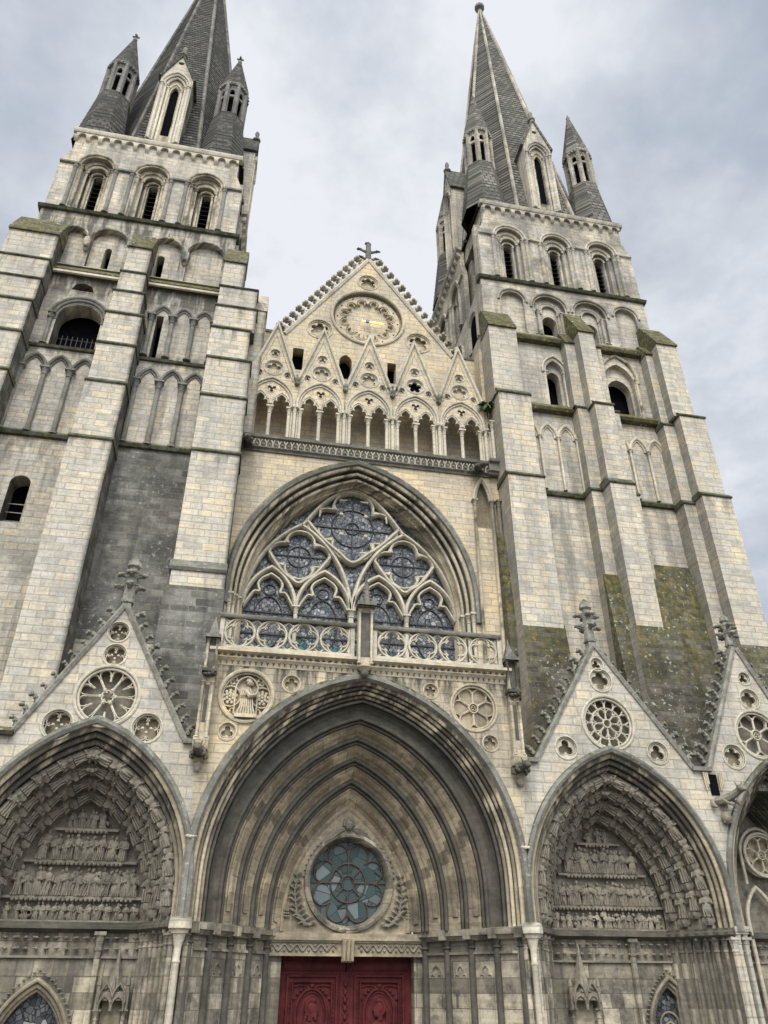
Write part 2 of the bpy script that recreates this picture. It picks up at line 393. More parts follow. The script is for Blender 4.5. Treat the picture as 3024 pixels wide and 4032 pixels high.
M_['winm'] = stone('cream window moulding', [(.38,.325,.23),(.49,.415,.29),(.57,.485,.35)], grime=.5, streak=.5, joints=False, moss=.5, patch=.1, gs=.7, th=.48, zones=[(17.5,20.5,30,31,.9,.42)])
M_['winD'] = stone('dark window coves', [(.07,.062,.048),(.13,.115,.085),(.24,.205,.145)], grime=.5, streak=.3, joints=False, moss=.3, patch=.05, gs=.9, th=.44, zones=[(16.5,19.0,30,31,.9,.40)])  # darker tone for the grooves between the window rolls
M_['order'] = stone('brown arch stone', [(a*1.12,b*1.12,c*1.1) for a,b,c in BROWN], grime=.6, streak=.4, bw=.62, moss=.2, patch=.1, mort=(.06,.052,.04), gs=.9, radial=(0,5.5,5.2), mortar=.014, th=.47)
M_['plain'] = stone('brown dressed stone', BROWN, grime=.5, streak=.4, joints=False, moss=.2, patch=.15, gs=.9, th=.46)
M_['relief'] = stone('brown carved relief stone', [(.14,.122,.093),(.215,.188,.142),(.30,.262,.198)], grime=.6, streak=.2, joints=False, moss=.2, patch=.15, gs=1.3, th=.46)
M_['paler'] = stone('paler carved relief stone', [(.19,.165,.125),(.29,.255,.19),(.42,.37,.285)], grime=.6, streak=.2, joints=False, moss=.2, patch=.15, gs=.9, th=.46)
M_['jamb'] = stone('patched jamb stone', [(.13,.118,.09),(.26,.225,.16),(.20,.175,.135),(.42,.365,.26),(.48,.425,.315)], grime=.8, streak=.6, row=.42, bw=.5, moss=.2, patch=.15, gs=1.1, mort=(.09,.08,.065), mortar=.015, th=.45)
M_['lich'] = stone('lichen crusted stone', [(.12,.117,.10),(.22,.21,.178),(.34,.322,.27)], grime=.6, streak=.2, joints=False, lichen=.5, moss=1, mossall=.22, mosscol=MOSS)
M_['crock'] = stone('grey weathered carving', [(.17,.162,.135),(.28,.265,.22),(.40,.375,.31)], grime=.5, streak=.2, joints=False, lichen=.3, moss=.8, gs=1.5)
M_['sootst'] = stone('soot black carved stone', [(.045,.042,.035),(.10,.09,.07),(.19,.165,.125)], grime=.6, streak=.2, joints=False, moss=.6, patch=.1)
M_['spireL'] = scales('dark stone scale courses', [(.022,.021,.018),(.055,.052,.043),(.115,.106,.086)], moss=.3)
M_['spireR'] = scales('grey stone scale courses', [(.055,.051,.044),(.12,.11,.092),(.205,.188,.155)], moss=.25)
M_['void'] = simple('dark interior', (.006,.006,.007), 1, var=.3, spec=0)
M_['louvre'] = simple('grey louvre boards', (.018,.017,.015), .9, spec=.1)
M_['iron'] = simple('iron bars', (.03,.03,.03), .7)
M_['red'] = simple('dark red door paint', (.070,.014,.014), .65, var=.45, scale=3, bump=.12, spec=.12)
M_['gold'] = simple('gilded metal', (.75,.47,.10), .35, .8, .1)
M_['blue'] = simple('blue enamel', (.02,.09,.30), .4)
M_['glassA'] = glass('leaded grey stained glass', [(.035,.038,.04),(.085,.092,.092),(.05,.047,.05),(.24,.25,.24),(.03,.042,.055),(.11,.112,.108)], cell=.15, lead=.009, bumpy=.22, rough=.25, spec=.45)
M_['glassG'] = glass('leaded green glass', [(.03,.085,.08),(.05,.125,.115),(.035,.075,.085)], cell=.2, spec=.3, lead=.012)
M_['glassR'] = glass('round window glass', [(.03,.05,.045),(.045,.07,.062),(.035,.055,.05),(.07,.09,.088),(.018,.038,.033),(.13,.15,.15)], cell=.36, lead=.007, bumpy=.08, spec=.25, rough=.2)
M_['leaf'] = simple('fern leaves', (.045,.085,.022), .7, var=.4, scale=6)
M_['ground'] = stone('stone paving', [(.16,.15,.135),(.22,.205,.18),(.27,.25,.22)], row=.45, bw=.7, grime=.3, streak=0, moss=.1, patch=.3)

# ------------------------------------------------------------------ mould helpers
def rollprof(items):
    """polyline (a, y) with round rolls: item ('p',a,y) or ('r',a,y,rad) bulging inward and to the front"""
    out = []
    for it in items:
        if it[0] == 'p': out.append((it[1], it[2]))
        else:
            _, a, y, r = it
            for i in range(6):
                t = math.radians(80 + 200*i/5 - 35)           # from the front-outer round to the inner-back
                out.append((a + r*cos(t), y - r*sin(t)))
    return out
def arch_loft(mb, cx, prof, spring, apex, z0, n=16):
    rows = []
    for a, y in prof:
        zs = spring(a); h = apex(a)-zs
        rows.append([(x, y, z) for x, z in arch(cx, a, zs, h, n, z0)])
    mb.loft(rows)
def bead(r, o=0, y=0, n=8):
    return [(o+r*cos(2*PI*i/n), y+r*sin(2*PI*i/n)) for i in range(n)]
def bar(w, y0, y1, c=.3):
    k = w*c
    return [(-w/2+k, y0), (w/2-k, y0), (w/2, y0+k*1.4), (w/2, y1), (-w/2, y1), (-w/2, y0+k*1.4)]
def smooth_line(pts, n=6):
    """Catmull-Rom through 2d points"""
    out = []
    P = [pts[0]] + list(pts) + [pts[-1]]
    for k in range(1, len(P)-2):
        p0, p1, p2, p3 = [Vector(q) for q in P[k-1:k+3]]
        for i in range(n):
            t = i/n
            q = .5*((2*p1)+(-p0+p2)*t+(2*p0-5*p1+4*p2-p3)*t*t+(-p0+3*p1-3*p2+p3)*t**3)
            out.append((q[0], q[1]))
    out.append(tuple(pts[-1])); return out

def roundel(parent, cx, cz, r, y, kind, mat=None, name='roundel', depth=.22, backmat=None, holes=None):
    """moulded ring, sunk back and tracery; the wall hole of radius r is cut by the caller"""
    mat = mat or M_['carve']; backmat = backmat or M_['plain']
    mb = MB(); C = circle(cx, cz, r, 32)
    mb.sweep(C, bead(r*.045+.012, 0, y+.0), True)
    mb.sweep(circle(cx, cz, r*.9, 32), bead(r*.04+.008, 0, y+.05), True)
    yt = y+.08
    w = max(.035, r*.075)
    if kind in ('tri', 'quat', 'cinq', 'six'):
        n = {'tri':3,'quat':4,'cinq':5,'six':6}[kind]
        rc, rl = {3:(.40,.43),4:(.45,.42),5:(.52,.34),6:(.56,.30)}[n]
        F = foil(cx, cz, n, r*.9*rc, r*.9*rl, rot=0 if n != 4 else PI/4 if 'x' in kind else 0)
        mb.panel(circle(cx, cz, r*.95, 32), [F], yt, yt+.12)
        mb.sweep(F, bead(w*.5, 0, yt), True)
    elif kind == 'quatball':
        for k in range(4):
            t = PI/4+PI/2*k
            mb.sweep([(cx+r*.42*sin(t)+r*.46*sin(a), cz+r*.42*cos(t)+r*.46*cos(a)) for a in [t-1.9+3.8*i/14 for i in range(15)]], bar(w, yt, yt+.14))
            t = PI/2*k
            mb.tube([(cx+r*.92*sin(t), yt+.04, cz+r*.92*cos(t)), (cx+r*.34*sin(t), yt+.04, cz+r*.34*cos(t))], [w*.7, w*.5])
            mb.ball((cx+r*.27*sin(t), yt-.02, cz+r*.27*cos(t)), r*.11, nu=7, nv=5)
    elif kind == 'wheel12':
        mb.sweep(foil(cx, cz, 6, r*.13, r*.07), bar(w*.7, yt, yt+.14), True)
        for k in range(6):
            t = PI/6+2*PI*k/6
            mb.tube([(cx+r*.2*sin(t), yt+.05, cz+r*.2*cos(t)), (cx+r*.66*sin(t), yt+.05, cz+r*.66*cos(t))], w*.55)
            mb.ball((cx+r*.24*sin(t), yt+.02, cz+r*.24*cos(t)), r*.07, nu=6, nv=4)
            t2 = 2*PI*k/6
            mb.tube([(cx+r*.50*sin(t2), yt+.05, cz+r*.50*cos(t2)), (cx+r*.72*sin(t2), yt+.05, cz+r*.72*cos(t2))], w*.5)
        for k in range(12):
            t = 2*PI*(k+.5)/12; q = r*.74
            mb.sweep([(cx+q*sin(t)+r*.17*sin(a), cz+q*cos(t)+r*.17*cos(a)) for a in [t-2.2+4.4*i/12 for i in range(13)]], bar(w*.62, yt, yt+.14))
    elif kind == 'rose12':
        mb.sweep(circle(cx, cz, r*.58, 24), bar(w*.8, yt, yt+.14), True)
        mb.sweep(circle(cx, cz, r*.15, 12), bar(w*.8, yt-.02, yt+.14), True)
        for k in range(8):
            t = 2*PI*k/8
            mb.tube([(cx+r*.17*sin(t), yt+.04, cz+r*.17*cos(t)), (cx+r*.56*sin(t), yt+.04, cz+r*.56*cos(t))], w*.5)
            t += PI/8
            mb.sweep([(cx+r*.42*sin(t)+r*.13*sin(a), cz+r*.42*cos(t)+r*.13*cos(a)) for a in [t-1.9+3.8*i/10 for i in range(11)]], bar(w*.5, yt, yt+.12))
        for k in range(12):
            t = 2*PI*k/12
            mb.tube([(cx+r*.6*sin(t), yt+.04, cz+r*.6*cos(t)), (cx+r*.74*sin(t), yt+.04, cz+r*.74*cos(t))], w*.5)
            mb.tube([(cx+r*.72*sin(t), yt+.04, cz+r*.72*cos(t)), (cx+r*.92*sin(t+.13), yt+.04, cz+r*.92*cos(t+.13))], w*.45)
            mb.tube([(cx+r*.72*sin(t), yt+.04, cz+r*.72*cos(t)), (cx+r*.92*sin(t-.13), yt+.04, cz+r*.92*cos(t-.13))], w*.45)
            t += PI/12
            mb.sweep([(cx+r*.77*sin(t)+r*.17*sin(a), cz+r*.77*cos(t)+r*.17*cos(a)) for a in [t-1.6+3.2*i/10 for i in range(11)]], bar(w*.5, yt, yt+.12))
    elif kind in ('petal6', 'petal5'):
        n = int(kind[-1])
        mb.sweep(circle(cx, cz, r*.2, 14), bar(w*.9, yt-.03, yt+.14), True)
        mb.sweep(foil(cx, cz, 3, r*.06, r*.06), bar(w*.4, yt, yt+.1), True)
        for k in range(n):
            t = 2*PI*k/n
            mb.tube([(cx+r*.2*sin(t), yt+.04, cz+r*.2*cos(t)), (cx+r*.72*sin(t), yt+.04, cz+r*.72*cos(t))], w*.65)
            t += PI/n
            L = []
            for i in range(13):
                a = t-1.75+3.5*i/12; L.append((cx+r*.62*sin(t)+r*.30*sin(a), cz+r*.62*cos(t)+r*.30*cos(a)))
            mb.sweep(L, bar(w*.8, yt, yt+.14))
    o = mb.build(name, mat, parent)
    if depth: MB().fill(circle(cx, cz, r*1.0, 32), y+depth).build('back_panel', backmat, o, smooth=False)
    return o

def crocket_mesh():
    mb = MB()
    pts = [(-.02,0,-.08),(.05,0,.10),(.14,0,.20),(.24,0,.25)]
    mb.tube(pts, [.14,.12,.10,.08], 6)
    for x, y, z, r in ((.29,0,.25,.12),(.25,.12,.24,.085),(.25,-.12,.24,.085),(.36,.05,.2,.07),(.36,-.05,.22,.07),(.3,0,.35,.075),(.12,.1,.1,.08),(.12,-.1,.1,.08)):
        mb.ball((x,y,z), r, r*.95, r*.8, 6, 4)
    return mb
def leafy(mb, c, r, n=9, seed=0):
    rnd = random.Random(seed)
    for i in range(n):
        a = 2*PI*i/n; q = r*(.55+.45*rnd.random())
        mb.ball((c[0]+q*.75*cos(a), c[1]+q*.5*sin(a), c[2]+r*.25*(rnd.random()-.5)), q*.42, q*.36, q*.30, 6, 4)
    mb.ball(c, r*.5, r*.45, r*.4, 6, 4)

def add_crockets(parent, x0, z0, x1, z1, y, n, size, mat, flip, jitter=0):
    """row of crockets up a sloping coping from (x0,z0) to (x1,z1); flip = -1 hooks point left"""
    src = crocket_mesh().build('crocket', mat, parent)
    for k in range(n):
        t = (k+.5)/n; o = src if k == 0 else src.copy()
        if k: COL.objects.link(o); o.parent = parent
        sc = size*(1+jitter*(random.random()-.5))
        o.matrix_local = Matrix.Translation((lerp(x0,x1,t), y, lerp(z0,z1,t))) @ Matrix.Diagonal((flip*sc, sc, sc, 1)) @ Matrix.Rotation(jitter*(random.random()-.5), 4, 'Y')

def finial(parent, x, y, z, h, mat, w=.35, name='finial'):
    mb = MB()
    mb.box(x-.11*h/1.6, x+.11*h/1.6, y-.11*h/1.6, y+.11*h/1.6, z-.3, z+h*.16)
    mb.lathe(x, y, [(.12*h,z+h*.14),(.13*h,z+h*.18),(.07*h,z+h*.22)], 4, .5)
    mb.tube([(x,y,z+h*.15),(x,y,z+h*.5),(x,y,z+h*.92)], [.10*h,.085*h,.07*h], 8)
    for zz, q in ((.42,1.0),(.64,.8)):
        for k in range(4):
            a = PI/4*0+PI/2*k
            dx, dy = cos(a), sin(a)
            mb.tube([(x,y,z+h*(zz-.06)),(x+dx*w*q*.5,y+dy*w*q*.5,z+h*zz),(x+dx*w*q*.85,y+dy*w*q*.85,z+h*(zz+.01))], [.05*h,.045*h,.035*h], 6)
            leafy(mb, (x+dx*w*q*.8, y+dy*w*q*.8, z+h*(zz+.01)), .24*w+.06*h, 7, k+int(zz*10)); leafy(mb, (x+dx*w*q*.3, y+dy*w*q*.3, z+h*(zz+.05)), .16*w+.05*h, 5, k)
    mb.lathe(x, y, [(.05*h,z+h*.74),(.115*h,z+h*.80),(.10*h,z+h*.89),(.02,z+h)], 7)
    return mb.build(name, mat, parent)

def figure(h=.62, seed=0, console=True, seated=False):
    """small robed carved figure, height h, feet at z=0, facing -Y"""
    r = random.Random(seed); mb = MB(); k = h
    lean = (r.random()-.5)*.1
    prof = [(.17,.0),(.19,.05),(.16,.28),(.15,.45),(.175,.6),(.19,.70),(.15,.78),(.065,.82),(.06,.85)]
    n = 9; vs = []
    for j, (q, z) in enumerate(prof):
        for i in range(n):
            a = 2*PI*i/n; f = 1+(.16*sin(3*a+seed) if z < .6 else 0)
            bulge = -.09*k if seated and .2 < z < .5 else 0
            vs.append(((q*f*cos(a)+lean*z)*k, q*f*sin(a)*.8*k+bulge, z*k))
    m = len(prof)
    fs = [(j*n+i, j*n+(i+1)%n, (j+1)*n+(i+1)%n, (j+1)*n+i) for j in range(m-1) for i in range(n)] + [tuple((m-1)*n+i for i in range(n))]
    mb.add(vs, fs)
    mb.ball((lean*k, -.02*k, .92*k), .075*k, .08*k, .095*k, 7, 6)
    for s in (-1, 1):
        e = r.random()
        mb.tube([(s*.17*k, 0, .70*k), (s*.23*k, -.08*k, .52*k), (s*.07*k, -.2*k, (.45+.2*e)*k)], [.06*k,.05*k,.04*k], 6)
    for q in range(4):                            # drapery folds
        x = (-.12+.08*q)*k; mb.tube([(x, -.12*k, .58*k), (x+(r.random()-.5)*.12*k, -.165*k, .3*k), (x*1.2, -.16*k, .02*k)], [.018*k,.028*k,.034*k], 5)
    if console:
        st = []
        for i in range(10):
            a = 2*PI*i/10; q = (.27 if i % 2 else .17)*k; st.append((q*cos(a), q*.8*sin(a)))
        mb.loft([[(x*.45, y*.45, -.30*k) for x, y in st], [(x, y, -.16*k) for x, y in st], [(x*.9, y*.9, -.02*k) for x, y in st]], True)
        mb.add([(x*.9, y*.9, -.02*k) for x, y in st], [tuple(range(10))])
    return mb

def relief_row(parent, x0, x1, y, z, h, n, seed, name='relief_register', mat=None):
    """a band of carved figures standing on a ledge, turned and leaning each their own way"""
    r = random.Random(seed); mb = MB()
    for back in (1, 0):
        m = n if not back else n-1
        for i in range(m):
            x = lerp(x0, x1, (i+.5+.5*back*0)/m)+(r.random()-.5)*.10
            hh = h*(.80+.22*r.random())*(1 if not back else 1.04)
            f = figure(hh, seed*31+i+77*back, False, r.random() < .4)
            ang = (r.random()-.5)*1.6; lean = (r.random()-.5)*.5*(1 if r.random() < .6 else 1.8)
            b = len(mb.v); ca, sa = cos(ang), sin(ang)
            for a, b_, c in f.v:
                a2, b2 = a*ca-b_*sa, a*sa+b_*ca
                mb.v.append((x+a2*.95+lean*(c-hh*.4)*.6, y+b2*.9-(.05 if not back else -.03), z+c))
            mb.f.extend([tuple(b+q for q in t) for t in f.f])
    for i in range(n):                            # props, animals, shields, broken bits between them
        x = lerp(x0, x1, r.random()); q = .05+.06*r.random()
        mb.ball((x, y-.04, z+h*(.1+.75*r.random())), q, .07, q*(.6+r.random()), 6, 5)
    return mb.build(name, mat or M_['relief'], parent)

def gargoyle(parent, x, y, z, L, mat, name='gargoyle', dx=0, down=.25, s=1.0):
    mb = MB()
    P = [(x, y+.3, z), (x+dx*.3, y-L*.3, z+.02), (x+dx*.7, y-L*.65, z-down*.3+.05), (x+dx, y-L, z-down*.6+.1)]
    mb.tube(P, [.2*s,.2*s,.15*s,.13*s], 8)
    hx, hy, hz = P[-1]
    mb.ball((hx, hy-.05, hz+.04), .17*s, .2*s, .16*s, 8, 6)
    mb.ball((hx, hy-.22*s, hz-.02), .1*s, .13*s, .09*s, 7, 5)
    for k in (-1, 1):
        mb.tube([(hx+k*.09*s, hy+.02, hz+.14*s), (hx+k*.16*s, hy+.05, hz+.32*s)], [.05*s,.015*s], 5)
        mb.ball((hx+k*.07*s, hy-.18*s, hz+.1*s), .035*s, nu=6, nv=4)
        mb.tube([(x+k*.17*s+dx*.4, y-L*.35, z+.05), (x+k*.24*s+dx*.6, y-L*.55, z-.12*s), (x+k*.17*s+dx*.8, y-L*.72, z-.22*s)], [.08*s,.07*s,.06*s], 6)
        mb.tube([(x+k*.2*s, y+.05, z+.02), (x+k*.27*s, y-L*.12, z-.2*s), (x+k*.2*s, y-L*.3, z-.28*s)], [.1*s,.09*s,.06*s], 6)
    return mb.build(name, mat, parent)

# ================================================================== CENTRAL PORCH
ZB = -.6
def lin(a0, v0, a1, v1): return lambda a: v0+(v1-v0)*(a-a0)/(a1-a0)
porch = thing('church_porch', 'tall central porch with a wide plain moulded arch over the dark red double door', 'porch', (0, 1.5, ZB))
# every thing's Empty stands at its base; a neutral 'frame' keeps part meshes in world coordinates
def fix_children(root):
    for ch in root.children:
        ch.matrix_parent_inverse = Matrix.Translation(-root.location)

spr = lin(5.1, 6.0, 2.05, 4.75)
apx = lambda a: interp([(2.0,8.35),(2.15,8.55),(2.4,9.0),(3.0,9.72),(3.75,10.55),(4.35,11.2),(5.1,12.05),(5.4,12.4)], a)
Rm = [(-3.95,11.2,.86,'special'),(3.82,11.3,.82,'petal6'),(-2.5,11.7,.30,'quat'),(2.3,11.78,.27,'cinq'),(-4.44,10.0,.29,'tri'),(4.33,10.1,.28,'quat')]
BL = [(-5.062,4.6),(-5.068,6.0),(-5.12,6.9),(-5.24,7.8),(-5.37,9.0)]       # joint lines shared with the side porches
BR = [(5.15,4.6),(5.15,6.2),(5.28,7.4),(5.32,9.0)]
outer = BL + [(-5.37,12.2),(5.32,12.2)] + BR[::-1] + arch(0, 5.03, spr(5.03), apx(5.03)-spr(5.03), 18, 4.6)[::-1]
mb = MB(); mb.panel(outer, [circle(x,z,r*.98,32) for x,z,r,k in Rm], 0, .5, rev=.3)
# back of the terrace block, either side of the arch
mb.box(-5.35,5.3,.5,3.2,12.0,12.45); mb.box(-5.35,-5.12,.5,3.2,9.2,12.0); mb.box(5.07,5.3,.5,3.2,9.2,12.0)
wall = mb.build('porch_wall', M_['porch'], porch)
for x, z, r, k in Rm:
    if k != 'special': roundel(porch, x, z, r, 0, k, M_['carve'], 'roundel', .16)
# medallion with a kneeling stone figure
mb = MB(); x, z, r = -3.95, 11.2, .86
mb.sweep(circle(x,z,r,36), bead(.07,0,-.01), True); mb.sweep(circle(x,z,r*.9,36), bead(.035,0,.06), True)
for sx, sz, q in ((-.52,-.02,.34),(.52,-.02,.34)):
    mb.sweep(circle(x+sx, z+sz, q, 20), bar(.06,.06,.2), True)
mb.sweep(arch(x, .36, z+.25, .42, 8, z-.6), bar(.07,.05,.2))
for sx, sz in ((-.42,.5),(.42,.5),(-.42,-.55),(.42,-.55)):
    mb.sweep(foil(x+sx, z+sz, 3, .07, .07), bead(.02,0,.1), True)
med = mb.build('figure_medallion', M_['carve'], porch)
MB().fill(circle(x,z,r*.97,36), .2).build('back_panel', M_['carve'], med, smooth=False)
for sx in (-.52, .52):
    mb = MB()
    for rr, nn in ((.20,9),(.11,6)):
        for i in range(nn):
            a = 2*PI*i/nn; mb.ball((x+sx+rr*sin(a), .13-.2*(.22-rr), z-.02+rr*cos(a)), .065, .06, .065, 6, 4)
    mb.ball((x+sx,.08,z-.02), .06, nu=6, nv=4); mb.build('rosette', M_['carve'], med)
def kneeler(x, y, z):
    """kneeling robed man in profile to the right, hands joined in prayer"""
    mb = MB(); n = 12
    prof = [(.30,0,.02),(.31,.05,.02),(.27,.16,.0),(.20,.34,-.02),(.17,.46,-.02),(.185,.60,-.02),(.21,.70,-.01),(.20,.80,.0),(.14,.88,.02),(.065,.93,.03),(.06,.98,.04)]
    rows = []
    for r_, zz, ox in prof:
        rows.append([(x+ox+r_*cos(2*PI*i/n)*(1.15 if zz < .2 else 1)*(1+.06*sin(5*2*PI*i/n)*(zz < .5)), y+r_*.75*sin(2*PI*i/n), z+zz) for i in range(n)])
    mb.loft(rows, True)
    mb.ball((x+.06,y-.04,z+1.10), .105, .11, .13, 10, 8)                      # head
    mb.ball((x+.17,y-.04,z+1.09), .025, .03, .035, 6, 4)                      # nose
    mb.ball((x+.03,y-.03,z+1.16), .115, .12, .09, 8, 5)                       # hair
    mb.ball((x+.05,y-.14,z+1.09), .025, .02, .035, 6, 4)                      # ear
    mb.ball((x+.14,y-.04,z+1.03), .05, .05, .04, 6, 4)                        # beard and chin
    mb.tube([(x+.0,y-.19,z+.78),(x+.08,y-.28,z+.58),(x+.26,y-.18,z+.66),(x+.32,y-.12,z+.80)], [.085,.085,.06,.035], 8)
    mb.tube([(x+.05,y+.08,z+.78),(x+.15,y+.02,z+.60),(x+.28,y-.08,z+.66),(x+.33,y-.09,z+.82)], [.08,.08,.06,.035], 8)
    for k in range(4): mb.tube([(x+.32,y-.13+.025*k,z+.79),(x+.36,y-.12+.02*k,z+.95)], [.02,.012], 5)
    for k in range(7): mb.tube([(x-.18+.06*k, y-.20, z+.50),(x-.2+.068*k, y-.26, z+.22),(x-.26+.09*k, y-.24, z+.02)], [.018,.026,.03], 5)
    for k in range(6): mb.tube([(x-.16+.05*k, y-.15, z+.86),(x-.2+.066*k, y-.21, z+.62)], [.014,.024], 5)
    mb.box(x-.36, x+.36, y-.3, y+.2, z-.12, z)
    return mb
st_ = kneeler(x+.02, .16, z-.62).build('statue', M_['carve'], None); st_['label'] = 'kneeling robed stone figure with joined hands inside the large round medallion'; st_['category'] = 'statue'

# archivolts
mb = MB(); arch_loft(mb, 0, [(5.3,.03),(5.28,-.09),(5.2,-.17),(5.1,-.16),(5.05,-.06),(5.03,.03)], spr, apx, 4.62, 20); mb.build('hood_mould', M_['lich'], porch)
b0, yb0 = 5.03, .03
for k in range(5):
    r_ = (.06,.05,.055,.045,.045)[k]; b, yb = b0-.108*k, yb0+.105*k
    mb = MB(); arch_loft(mb, 0, rollprof([('p',b,yb),('r',b-.045,yb+.05,r_),('p',b-.075,yb+.09)]), spr, apx, 4.62, 20); mb.build('arch_roll', M_[('mouldC','mould','mouldC','mould','mouldD')[k]], porch)
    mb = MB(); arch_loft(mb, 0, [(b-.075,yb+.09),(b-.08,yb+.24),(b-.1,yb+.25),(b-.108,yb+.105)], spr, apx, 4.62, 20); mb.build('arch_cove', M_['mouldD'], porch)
mb = MB(); arch_loft(mb, 0, [(4.49,.555),(4.46,.76),(4.36,.86),(4.2,.86)], spr, apx, 4.62, 20); mb.build('arch_cove', M_['mouldD'], porch)
for k in range(4):
    a0, y0 = 4.2-.515*k, .86+.555*k
    mb = MB()
    arch_loft(mb, 0, rollprof([('p',a0,y0),('p',a0-.02,y0-.02),('r',a0-.07,y0+.01,.062),('p',a0-.115,y0+.17),('r',a0-.165,y0+.13,.05),('p',a0-.2,y0+.26),('p',a0-.225,y0+.2)]), spr, apx, 4.62, 20)
    rr = mb.build('arch_order', M_['mouldD'], porch)
    mb = MB(); arch_loft(mb, 0, [(a0-.22,y0+.2),(a0-.235,y0+.2),(a0-.48,y0+.50),(a0-.515,y0+.555)], spr, apx, 4.62, 20)
    arch_loft(mb, 0, [(a0-.29,y0+.25),(a0-.30,y0+.205),(a0-.415,y0+.345),(a0-.43,y0+.42)], spr, apx, 5.0, 20)
    mb.build('arch_band', M_['order'], rr)

# tympanum with the round window
ty = 3.1; ocx, ocz, ocr = .08, 6.08, 1.30
mb = MB(); mb.panel(arch(0, 2.2, spr(2.2), apx(2.2)-spr(2.2), 16, 4.5), [circle(ocx,ocz,ocr+.08,40)], ty, ty+.5)
arch_loft(mb, 0, [(2.16,ty-.02),(2.12,ty-.08),(2.04,ty-.05),(2.0,ty)], spr, apx, 4.6, 16)
tym = mb.build('tympanum', M_['plain'], porch)
mb = MB(); mb.sweep(circle(ocx,ocz,ocr+.1,44), [(.12,ty),(.1,ty-.1),(0,ty-.13),(-.06,ty-.06),(-.1,ty+.1),(-.12,ty+.3)], True); ring = mb.build('round_window', M_['jamb'], porch)
MB().fill(circle(ocx,ocz,ocr+.05,44), ty+.28).build('glass_pane', M_['glassR'], ring, smooth=False)
mb = MB(); yy = ty+.24
for q in (.22, .60): mb.sweep(circle(ocx,ocz,q,24), bar(.05,yy-.02,yy+.03), True)
for k in range(8):
    t = 2*PI*k/8+.0
    mb.tube([(ocx+.22*sin(t),yy,ocz+.22*cos(t)),(ocx+.6*sin(t),yy,ocz+.6*cos(t))], .022, 5)
    t += PI/8
    mb.sweep([(ocx+.90*sin(t)+.34*sin(a), ocz+.90*cos(t)+.34*cos(a)) for a in [t-2.0+4.0*i/16 for i in range(17)]], bar(.045,yy-.02,yy+.03))
for k in range(4):
    t = PI/2*k; mb.tube([(ocx+.6*sin(t),yy,ocz+.6*cos(t)),(ocx+1.32*sin(t),yy,ocz+1.32*cos(t))], .02, 5)
mb.build('tracery', simple('rusty iron tracery', (.075,.05,.04), .8), ring)
# carved angel head, wings, garland and leaf sprays
mb = MB(); hz = 7.86
mb.ball((.03,ty-.06,hz), .15, .15, .19, 10, 8)
for k in range(9):
    a = -1.9+3.8*k/8; mb.ball((.03+.17*sin(a), ty-.04, hz+.06+.15*cos(a)), .06, nu=6, nv=4)
for sx in (-1,1): mb.ball((.03+sx*.06,ty-.2,hz+.03), .025, nu=6, nv=4)
mb.ball((.03,ty-.22,hz-.02), .025, .04, .05, 6, 4); mb.ball((.03,ty-.2,hz-.1), .05, .03, .02, 6, 4)
for sx in (-1, 1):
    for k in range(6):
        a = .2+.18*k
        mb.tube([(.03+sx*.16,ty-.02,hz-.12),(.03+sx*(.3+.1*k),ty-.06,hz-.1-.03*k*k*.6),(.03+sx*(.42+.11*k),ty-.03,hz-.24-.07*k)], [.05,.055,.02], 5)
    for k in range(9):
        t = sx*(.55+.115*k); leafy(mb, (ocx+1.52*sin(t), ty-.03, ocz+1.52*cos(t)), .075, 5, k)
mb.build('angel_head', M_['relief'], tym)
for sx in (-1, 1):
    mb = MB(); x0 = ocx+sx*1.35; z0 = 4.78
    stem = [(x0,ty-.04,z0),(x0+sx*.34,ty-.06,z0+.35),(x0+sx*.46,ty-.05,z0+.9),(x0+sx*.38,ty-.03,z0+1.5)]
    mb.tube(stem, [.05,.05,.04,.02], 6)
    for k in range(10):
        t = k/9*.95; i = min(int(t*3),2); p = Vector(stem[i]).lerp(Vector(stem[i+1]), t*3-i)
        for dd in (-1, 1):
            L = .34*(1-.55*t)
            mb.tube([tuple(p), (p.x+dd*L*.55, p.y-.05, p.z+.10), (p.x+dd*L, p.y-.02, p.z+.02+.12*(k%2))], [.03,.055,.012], 5)
    leafy(mb, (x0-sx*.05, ty-.05, z0+.02), .17, 9, 3)
    for k in range(9): mb.ball((x0+sx*(.62+.07*(k%3)), ty-.05, z0+.25+.09*(k//3)), .045, nu=6, nv=4)
    mb.build('leaf_spray', M_['relief'], tym)
# lintel
mb = MB(); mb.box(-2.62,2.62,3.0,3.5,3.95,4.36); mb.box(-2.7,2.7,2.88,3.5,4.36,4.56); mb.box(-2.62,2.62,2.94,3.0,3.92,3.99); mb.box(-2.62,2.62,2.94,3.0,4.30,4.36)
lin_o = mb.build('lintel', M_['plain'], porch)
for s0, s1 in ((-2.45,-.3),(.42,2.5)):
    mb = MB(); L = [(lerp(s0,s1,i/60), 4.15+.09*sin(i/60*PI*2*5.5)) for i in range(61)]
    mb.sweep(L, bar(.06,2.95,3.01))
    for i in range(11): mb.ball((lerp(s0,s1,(i+.5)/11), 2.98, 4.15-.07*(1 if i%2==0 else -1)), .045, nu=6, nv=4)
    mb.build('wave_ornament', M_['relief'], lin_o)
mb = MB(); mb.prismx([(3.0,3.75),(2.84,3.78),(2.78,4.1),(2.7,4.4),(3.0,4.4)], -.13, .25)
for k in range(3): mb.tube([(-.07+.13*k,2.79,3.8),(-.07+.13*k,2.74,4.1),(-.07+.13*k,2.68,4.36)], .045, 5)
mb.build('keystone_bracket', M_['plain'], lin_o)
